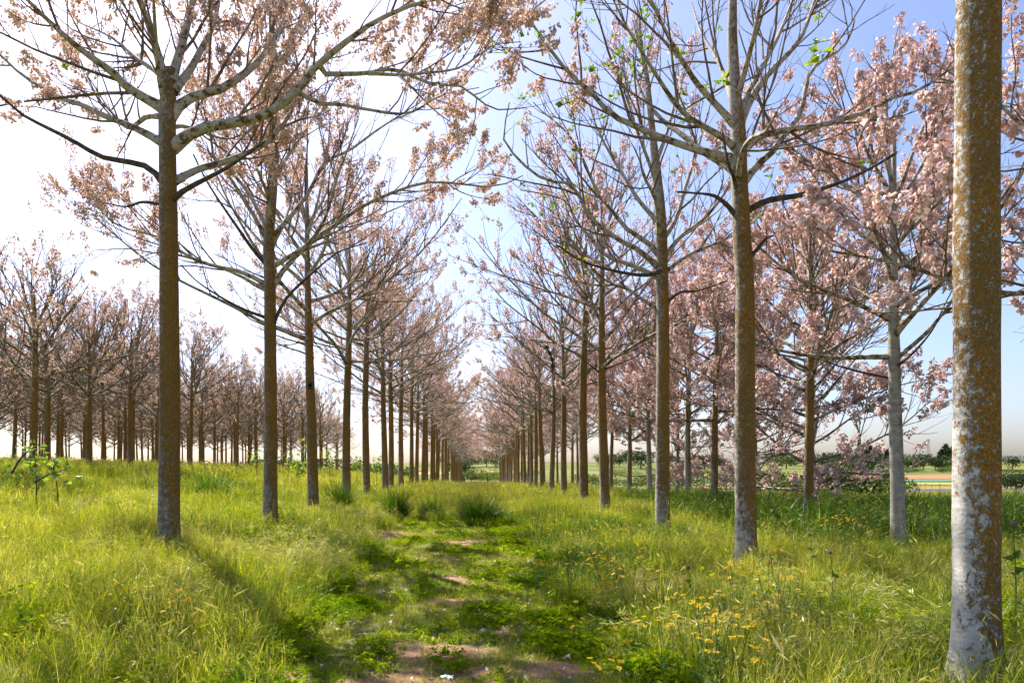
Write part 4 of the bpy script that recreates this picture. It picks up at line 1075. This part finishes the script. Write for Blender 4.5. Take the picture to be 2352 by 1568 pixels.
def daisies(n, fn, lab, grp, hs=1.0):
    for i in range(n):
        x, y = fn()
        me, tips = PLANTS[int(dr.integers(0, 5))]; sc_ = hs * dr.uniform(.8, 1.2)
        o = link('crown_daisy', me, None, on(x, y)); o.rotation_euler = (0, 0, dr.uniform(0, 6.28)); o.scale = (sc_,) * 3; tag(o, lab, 'daisy', grp)
        for p, d in tips:
            h = link('flower_head', HEADS[int(dr.integers(0, 4))], o, tuple(p)); q = norm(d + np.array([dr.normal(0, .3), dr.normal(0, .3) - .25, .3])); h.rotation_euler = Vector(q).to_track_quat('Z', 'Y').to_euler(); h.scale = (.92 / sc_,) * 3
def px_pt(u0, u1, v0, v1, hz):
    def f():
        u = dr.uniform(u0, u1); v = dr.uniform(v0, v1); d = (EYE - hz) * F / (v - 1075); return (u - 1105) / F * d, d
    return f
daisies(46, px_pt(1200, 1510, 1185, 1310, .5), 'yellow daisy in the big drift at the foot of the daisy-side trunks', 'yellow daisies in the big drift')
daisies(24, px_pt(1505, 1900, 1330, 1490, .5), 'yellow daisy in the scattered foreground patch before the lichened trunks', 'yellow daisies in the foreground')
daisies(8, px_pt(1740, 1880, 1315, 1400, .5), 'yellow daisy among grass just right of the dead-boughed trunk', 'yellow daisies by the dead-boughed tree')
daisies(20, px_pt(1890, 1990, 1172, 1225, .62), 'yellow daisy in the clump between the two outer-row trunks', 'yellow daisies in the outer clump', 1.35)
daisies(22, px_pt(1180, 1760, 1215, 1420, .45), 'lone yellow daisy on the verge between the lane and the daisy-side trunks', 'yellow daisies strewn on the verge', .9)
daisies(9, px_pt(240, 520, 1330, 1410, .5), 'yellow daisy scattered in the meadow below the stout grey-brown trunk', 'yellow daisies in the meadow')
daisies(8, px_pt(1300, 1560, 1370, 1520, .3), 'single yellow daisy at the lane edge in the foreground', 'yellow daisies at the lane edge', .6)

# ------------------------------------------------------------------ thistles
def thistle(x, y, h, s, lab, seed):
    r = np.random.default_rng(seed); P = resample(np.array([[0, 0, 0], [.02, .01, h * .5], [.0, .02, h]]), 8)
    v, q = tubes(P[None], np.linspace(.007, .004, 8)[None] * s, 5); M = 14; ix = r.integers(0, 6, M)
    ax = r.normal(0, 1, (M, 3)); ax[:, 2] = abs(ax[:, 2]) * .6; ax = norm(ax); lv, lt, lr = leaf_geo(P[ix], ax, .085 * s, r)
    o = link('thistle', mesh_np('thistle', np.vstack([v, lv]), [(q, 0, np.full(len(q), .4)), (lt + len(v), 0, lr)], [M_STEM]), None, on(x, y)); tag(o, lab, 'thistle', 'purple thistles')
    n = 10; prof = [(.006, 0), (.020, .008), (.024, .022), (.018, .034)]; V = [(a * math.cos(k / n * 6.283) * s, a * math.sin(k / n * 6.283) * s, z * s) for a, z in prof for k in range(n)]
    qq = np.array([(i * n + k, i * n + (k + 1) % n, (i + 1) * n + (k + 1) % n, (i + 1) * n + k) for i in range(3) for k in range(n)])
    b = link('flower_head', mesh_np('flower_head', V, [(qq, 0, np.full(len(qq), .2))], [M_STEM], True), o, tuple(P[-1]))
    m = 70; an = r.uniform(0, 6.283, m); sp = r.uniform(.1, 1.0, m); V, tri = [], []
    for a, k in zip(an, sp):
        d = norm(np.array([math.cos(a) * k, math.sin(a) * k, 1.0])); e = np.array([-math.sin(a), math.cos(a), 0]) * .002 * s; p = np.array([math.cos(a) * .010 * k, math.sin(a) * .010 * k, .03]) * s; b0 = len(V); V += [p - e, p + e, p + d * .032 * s]; tri.append((b0, b0 + 1, b0 + 2))
    link('florets', mesh_np('florets', V, [(np.array(tri), 0, r.uniform(0, 1, m))], [M_THIS]), b)
thistle(5.08, 6.5, 1.0, 1.15, 'tall purple thistle in the grass beside the thick lichened trunk', 1)
thistle(4.35, 9.0, .62, .9, 'purple thistle in thin grass before the pale grey outer trunk', 2)
thistle(3.9, 7.6, .58, .9, 'purple thistle between the lichened trunks', 3)
thistle(2.25, 7.4, .5, .8, 'small purple thistle left of the dead-boughed trunk', 4)
thistle(8.0, 14.6, 1.25, 1.2, 'tall thistle in the dark grass beside the smooth pale trunk', 5)

# ------------------------------------------------------------------ saplings and fallen sticks
def sapling(x, y, h, lab, seed, spread=.16, bushy=1):
    r = np.random.default_rng(seed)
    o = link('sapling', None, None, on(x, y)); tag(o, lab, 'sapling', 'young leafy saplings')
    P = resample(np.array([[0, 0, -.1], [r.normal(0, .04), r.normal(0, .04), h * .5], [r.normal(0, .08), r.normal(0, .08), h]]), 10)
    v, q = tubes(P[None], np.linspace(.016, .006, 10)[None], 6); link('stem', mesh_np('stem', v, [(q, 0, None)], [M_DEAD], True), o)
    nlf = int(46 * bushy); t = r.uniform(.45, 1.0, nlf) ** .7; pos = np.stack([np.interp(t * h, P[:, 2], P[:, k]) for k in range(3)], 1) + r.normal(0, spread, (nlf, 3)) * np.array([1, 1, .5])
    ax = r.normal(0, 1, (nlf, 3)); ax[:, 2] = -abs(ax[:, 2]) * .5; ax = norm(ax)
    for c in range(nlf):
        vv, tt, rn = leaf_geo(pos[c:c + 1], ax[c:c + 1], .15, r)
        if c < 24: link('leaf', mesh_np('leaf', vv, [(tt, 0, rn)], [M_LEAF]), o)
        else:
            if c == 24: V, T, R_, k0 = [], [], [], 0
            V.append(vv); T.append(tt + k0); R_.append(rn); k0 += len(vv)
    if nlf > 24:
        b = link('leaves', mesh_np('leaves', np.vstack(V), [(np.vstack(T), 0, np.concatenate(R_))], [M_LEAF]), o); b['kind'] = 'stuff'
sapling(-9.15, 14.0, 1.5, 'young sapling with yellow-green leaves at the meadow edge, taller of two', 1)
sapling(-8.75, 14.1, 1.25, 'shorter yellow-leaved sapling beside the taller one in the meadow', 2)
for i, (u, v, d, lab, bz) in enumerate([(592, 1029, 30, 'slim leafy sapling beside the second meadow-side trunk', 1), (661, 1037, 31, 'leafy sapling between the second and third meadow-side trunks', 1.2), (684, 1060, 29, 'bushy low sapling left of the knot-holed trunk', 2.0),
                                      (706, 1000, 30, 'tallest leafy sapling half behind the knot-holed trunk', 1.8), (757, 1033, 33, 'leafy sapling right of the knot-holed trunk', 1.2), (822, 1054, 36, 'leafy sapling by the scarred trunk', 1.3), (866, 1048, 37, 'leafy sapling deeper along the meadow-side trunks', 1.4)]):
    x = (u - 1105) / F * d; top = EYE + (1075 - v) / F * d; sapling(x, d, max(.8, top - float(terrain(x, d))), lab, 10 + i, .15, bz)
def stick(pts, r, lab, seed):
    P = resample(np.array(pts), 12); c = P[0].copy(); v, q = tubes((P - c)[None], np.linspace(r, r * .4, 12)[None], 6)
    n = len(v); cap = np.array([list(range(6))[::-1]]); o = link('fallen_branch', mesh_np('fallen_branch', v, [(q, 0, None), (cap, 0, None)], [M_DEAD], True), None, tuple(c)); tag(o, lab, 'branch', 'fallen branches')
stick([S(29, 1155, 13.6), S(48, 1122, 13.7), S(70, 1100, 13.8), S(96, 1083, 14.0)], .025, 'dark arched branch leaning over the grass beside the taller meadow sapling', 1)
stick([S(84, 1176, 13.2), S(120, 1158, 13.4), S(150, 1149, 13.5), S(175, 1138, 13.7)], .018, 'thin pale branch lying across the meadow grass by the shorter sapling', 2)
for i, (u, v) in enumerate([(1010, 900), (1060, 940), (1085, 990)]):
    pass

# ------------------------------------------------------------------ torn black plastic in a crown, scrap of paper
def ribbon(name, pts, w, mat, lab, cat):
    P = resample(np.array(pts), 14); c = P[0].copy(); P = P - c; s = np.array([1, .35, 0]); V = []
    for i, p in enumerate(P):
        k = w * (.6 + .4 * math.sin(i * 1.9)) * .5; V += [p - s * k, p + np.array([0, .03 * math.sin(i * 2.2), 0]), p + s * k]
    q = []
    for i in range(len(P) - 1):
        b = 3 * i; q += [(b, b + 1, b + 4, b + 3), (b + 1, b + 2, b + 5, b + 4)]
    o = link(name, mesh_np(name, V, [(np.array(q), 0, None)], [mat], True), None, tuple(c)); tag(o, lab, cat)
    so = o.modifiers.new('thickness', 'SOLIDIFY'); so.thickness = .004
ribbon('plastic_sheet', [S(1333, 843, 24.5), S(1342, 862, 24.5), S(1347, 875, 24.6), S(1349, 890, 24.6), S(1348, 905, 24.6)], .16, pbr('black_film', lambda nt: (.02, .021, .025), .35, spec=.5), 'torn black plastic sheet caught in a daisy-side crown', 'plastic sheet')
def scrap():
    r = np.random.default_rng(4); n = 6; X, Y = np.meshgrid(np.linspace(-.05, .05, n), np.linspace(-.03, .03, n)); Z = r.uniform(0, .025, X.shape) + .02; i = np.arange(n * n).reshape(n, n)
    q = np.stack([i[:-1, :-1], i[:-1, 1:], i[1:, 1:], i[1:, :-1]], -1).reshape(-1, 4)
    o = link('paper_scrap', mesh_np('paper_scrap', np.stack([X, Y, Z], -1).reshape(-1, 3), [(q, 0, None)], [pbr('paper', lambda nt: (.75, .75, .78), .8)]), None, on(-.27, 5.36, .02)); tag(o, 'small crumpled white scrap of paper on the bare red soil', 'paper')
scrap()

# ------------------------------------------------------------------ far trees, bushes, hill
def leaf_mat(name, a, b): return leafy(name, lambda nt: ramp(nt, rnd_attr(nt), [(0, a), (1, b)]), .25, .15)
M_DKLEAF = leaf_mat('evergreen_leaf', (.018, .035, .010), (.055, .085, .022))
M_MIDLEAF = leaf_mat('bush_leaf', (.05, .085, .015), (.13, .17, .03))
M_BRIGHT = leaf_mat('bright_bush_leaf', (.11, .17, .015), (.22, .28, .03))
M_FARTRUNK = pbr('far_trunk', lambda nt: (.07, .05, .035), .9)
def crown_leaves(n, fn, size, r):
    pos = np.array([fn() for _ in range(n)]); ax = norm(r.normal(0, 1, (n, 3)) + np.array([0, 0, .3])); return leaf_geo(pos, ax, size, r)
def lobes(r, w, h, k):
    c = [(r.normal(0, w * .35), r.normal(0, w * .35), h * r.uniform(.35, .75), r.uniform(.3, .55)) for _ in range(k)]
    def f():
        q = c[int(r.integers(0, k))]; d = norm(r.normal(0, 1, 3)) * r.uniform(.55, 1.0); return np.array([q[0] + d[0] * w * q[3], q[1] + d[1] * w * q[3], max(.05, q[2] + d[2] * h * q[3] * .7)])
    return f
def far_kit(seed, kind):
    r = np.random.default_rng(seed)
    if kind == 'cypress':
        def f():
            z = r.uniform(.08, 1) ** .9; a = r.uniform(0, 6.283); w = .17 * math.sin(min(1, (1.02 - z) * 1.7) * 1.57) * r.uniform(.6, 1.1); return np.array([w * math.cos(a), w * math.sin(a), z])
        g = crown_leaves(700, f, .09, r); m = M_DKLEAF
    elif kind == 'round': g = crown_leaves(900, lobes(r, .9, 1.0, 9), .10, r); m = M_DKLEAF
    elif kind == 'scrub': g = crown_leaves(900, lobes(r, 1.3, .9, 9), .10, r); m = M_MIDLEAF
    else: g = crown_leaves(1300, lobes(r, 1.3, .9, 12), .075, r); m = M_BRIGHT
    cm = mesh_np('crown', g[0], [(g[1], 0, g[2])], [m])
    P = np.array([[0, 0, -.05], [0, 0, .3], [.01, 0, .6]]); v, q = tubes(P[None], np.array([[.035, .028, .015]]), 6)
    return mesh_np('trunk', v, [(q, 0, None)], [M_FARTRUNK], True), cm
FK = {k: [far_kit(200 + 7 * i + j, k) for j in range(3)] for i, k in enumerate(('cypress', 'round', 'scrub', 'bright'))}
def far_tree(name, kind, x, y, h, lab, cat, grp=None, wide=1.0, j=0, sink=0.):
    tm, cm = FK[kind][j % 3]; o = link(name, None, None, on(x, y, -sink)); o.scale = (h * wide, h * wide, h); o.rotation_euler = (0, 0, (x * 7.3) % 6.28); tag(o, lab, cat, grp)
    link('trunk', tm, o); c = link('crown', cm, o)
# dark bushes near the field edge
for i, (u, d, h, w, kd, lab) in enumerate([(1955, 43, 2.6, 1.0, 'round', 'largest dark bush at the field edge between two outer trunks'), (1910, 45, 2.2, 1.0, 'round', 'dark bush left of the largest one at the field edge'), (2005, 42, 1.9, 1.1, 'scrub', 'olive-green bush right of the largest dark bush'), (1830, 47, 2.0, 1.1, 'scrub', 'green bush behind the slim orange-brown trunk'),
                                       (1780, 50, 2.2, 1.1, 'round', 'dark bush half hidden behind drooping pink boughs'), (2040, 62, 2.4, .9, 'round', 'grey-green small tree behind the smooth pale trunk')]):
    far_tree('bush', kd, (u - 1105) / F * d, d, h, lab, 'bush', 'bushes at the field edge', w, i, .2)
# end of the lane
far_tree('bush', 'bright', 1.6, 172, 4.2, 'bright green bush at the end of the lane', 'bush', None, 1.1, 0)
far_tree('bush', 'scrub', -2.6, 178, 3.4, 'olive bush at the end of the lane beside the brighter one', 'bush', None, 1.2, 1)
far_tree('bush', 'round', -4.6, 190, 6.0, 'dark rounded tree at the end of the lane under the arching boughs', 'bush', None, .9, 2)
fr_ = np.random.default_rng(17)
# hill line trees
cy = [(1990, 430, 11), (2000, 435, 13), (2008, 428, 9), (2022, 440, 10), (2037, 440, 11), (2048, 445, 9), (2162, 420, 12), (2172, 425, 15), (2180, 418, 13), (2190, 422, 14), (2197, 415, 11), (1893, 430, 8)]
for i, (u, d, h) in enumerate(cy):
    far_tree('cypress_tree', 'cypress', (u - 1105) / F * d, d, h, ['slender dark cypress in the cluster behind the smooth pale trunk', 'dark cypress in the pointed clump just left of the thick lichened trunk'][int(u > 2100)], 'cypress', ['cypresses behind the smooth pale trunk', 'cypresses left of the thick trunk'][int(u > 2100)], 1.2, i)
for i in range(70):
    u = fr_.uniform(1380, 2352) if i < 58 else fr_.uniform(1010, 1180); d = fr_.uniform(340, 520); h = fr_.uniform(5, 10)
    far_tree('hill_tree', ['round', 'scrub', 'round'][i % 3], (u - 1105) / F * d, d, h, 'small rounded dark green tree along the far hill line', 'tree', 'rounded trees on the far hill', fr_.uniform(.9, 1.4), i)
for i in range(26):
    u = fr_.uniform(2075, 2352); d = fr_.uniform(290, 420); far_tree('scrub_bush', 'scrub', (u - 1105) / F * d, d, fr_.uniform(1.2, 2.6), 'low olive scrub bush dotted over the far hillside', 'bush', 'scrub bushes on the hillside', 1.6, i)
for i in range(14):
    u = 2300 + i * 12 + fr_.uniform(-4, 4); d = 120 + fr_.uniform(-3, 3); far_tree('orchard_tree', 'round', (u - 1105) / F * d, d, fr_.uniform(2.2, 3.0), 'dark orchard tree in the line right of the thick lichened trunk', 'tree', 'orchard line right of the thick trunk', 1.0, i)
for i in range(22):
    u = fr_.uniform(1080 if i % 3 else 1400, 1760); d = fr_.uniform(95, 240); far_tree('hedge_bush', ['scrub', 'bright', 'scrub'][i % 3], (u - 1105) / F * d, d, fr_.uniform(2.0, 3.8), 'green bush seen in the gaps between daisy-side trunks', 'bush', 'bushes beyond the daisy-side rows', 1.4, i)
for i in range(30):
    x = -15 - i * 4.2 + fr_.uniform(-1, 1); d = 150 + fr_.uniform(-12, 12); far_tree('hedge_bush', ['scrub', 'round', 'bright'][i % 3], x, d, fr_.uniform(3, 5), 'green bush glimpsed between grove stems on the bank', 'bush', 'bushes behind the grove', 1.5, i)

# ------------------------------------------------------------------ mast, pylons, vineyard posts
M_STEEL = pbr('galvanised_steel', lambda nt: (.42, .43, .45), .5, spec=.5)
def bars(segs, r):
    P = np.array([[a, b] for a, b in segs], float); P = np.stack([P[:, 0], P[:, 0] * .5 + P[:, 1] * .5, P[:, 1]], 1); return tubes(P, np.full((len(P), 3), r), 4)
def mast(u, d, h, w, lab):
    x = (u - 1105) / F * d; o = link('radio_mast', None, None, on(x, d, -.5)); tag(o, lab, 'mast'); n = 11
    k = lambda t: w * (1 - .55 * t) * .5
    cs = [(-1, -1), (1, -1), (1, 1), (-1, 1)]
    for c in cs:
        v, q = bars([((c[0] * k(0), c[1] * k(0), 0), (c[0] * k(1), c[1] * k(1), h))], .13); link('leg', mesh_np('leg', v, [(q, 0, None)], [M_STEEL]), o)
    sg = []
    for i in range(n):
        t0, t1 = i / n, (i + 1) / n
        for j in range(4):
            a, b = cs[j], cs[(j + 1) % 4]
            sg.append(((a[0] * k(t0), a[1] * k(t0), h * t0), (b[0] * k(t1), b[1] * k(t1), h * t1))); sg.append(((b[0] * k(t0), b[1] * k(t0), h * t0), (a[0] * k(t1), a[1] * k(t1), h * t1))); sg.append(((a[0] * k(t1), a[1] * k(t1), h * t1), (b[0] * k(t1), b[1] * k(t1), h * t1)))
    v, q = bars(sg, .07); link('lattice', mesh_np('lattice', v, [(q, 0, None)], [M_STEEL]), o)
    for j in range(6):
        a = j / 6 * 6.283; px, py = 1.1 * math.cos(a), 1.1 * math.sin(a); V = [(px + sx * .2, py + sy * .2, h - 2.6 + sz * 2.4) for sz in (0, 1) for sy in (-1, 1) for sx in (-1, 1)]
        link('antenna_panel', mesh_np('antenna_panel', V, [(np.array([(0, 1, 3, 2), (4, 6, 7, 5), (0, 4, 5, 1), (2, 3, 7, 6), (0, 2, 6, 4), (1, 5, 7, 3)]), 0, None)], [M_STEEL]), o)
mast(2131, 560, 22.5, 2.6, 'tall grey lattice radio mast on the far hill')
def pylon(u, d, h, lab):
    x = (u - 1105) / F * d; o = link('power_pylon', None, None, on(x, d, -.3)); tag(o, lab, 'pylon')
    v, q = bars([((-1, 0, 0), (0, 0, h)), ((1, 0, 0), (0, 0, h)), ((-.6, 0, h * .4), (.6, 0, h * .4))], .1); link('frame', mesh_np('frame', v, [(q, 0, None)], [M_STEEL]), o)
    for z in (.72, .9):
        v, q = bars([((-2.6, 0, h * z), (2.6, 0, h * z))], .1); link('cross_arm', mesh_np('cross_arm', v, [(q, 0, None)], [M_STEEL]), o)
pylon(2105, 560, 9, 'small power pylon just left of the radio mast'); pylon(2159, 560, 10, 'small power pylon between the mast and the cypress clump')
M_POST = pbr('post_wood', lambda nt: (.16, .11, .07), .9)
def posts():
    o = link('vineyard_trellis', None, None, (0, 0, 0)); tag(o, 'line of thin vineyard posts across the tan field', 'trellis')
    v, q = bars([((0, 0, -.1), (0, 0, 1.1))], .05); me = mesh_np('post', v, [(q, 0, None)], [M_POST])
    for i in range(26):
        x = 44 + i * 2.2; link('post', me, o, on(x, 118 + .5 * math.sin(i)))
posts()
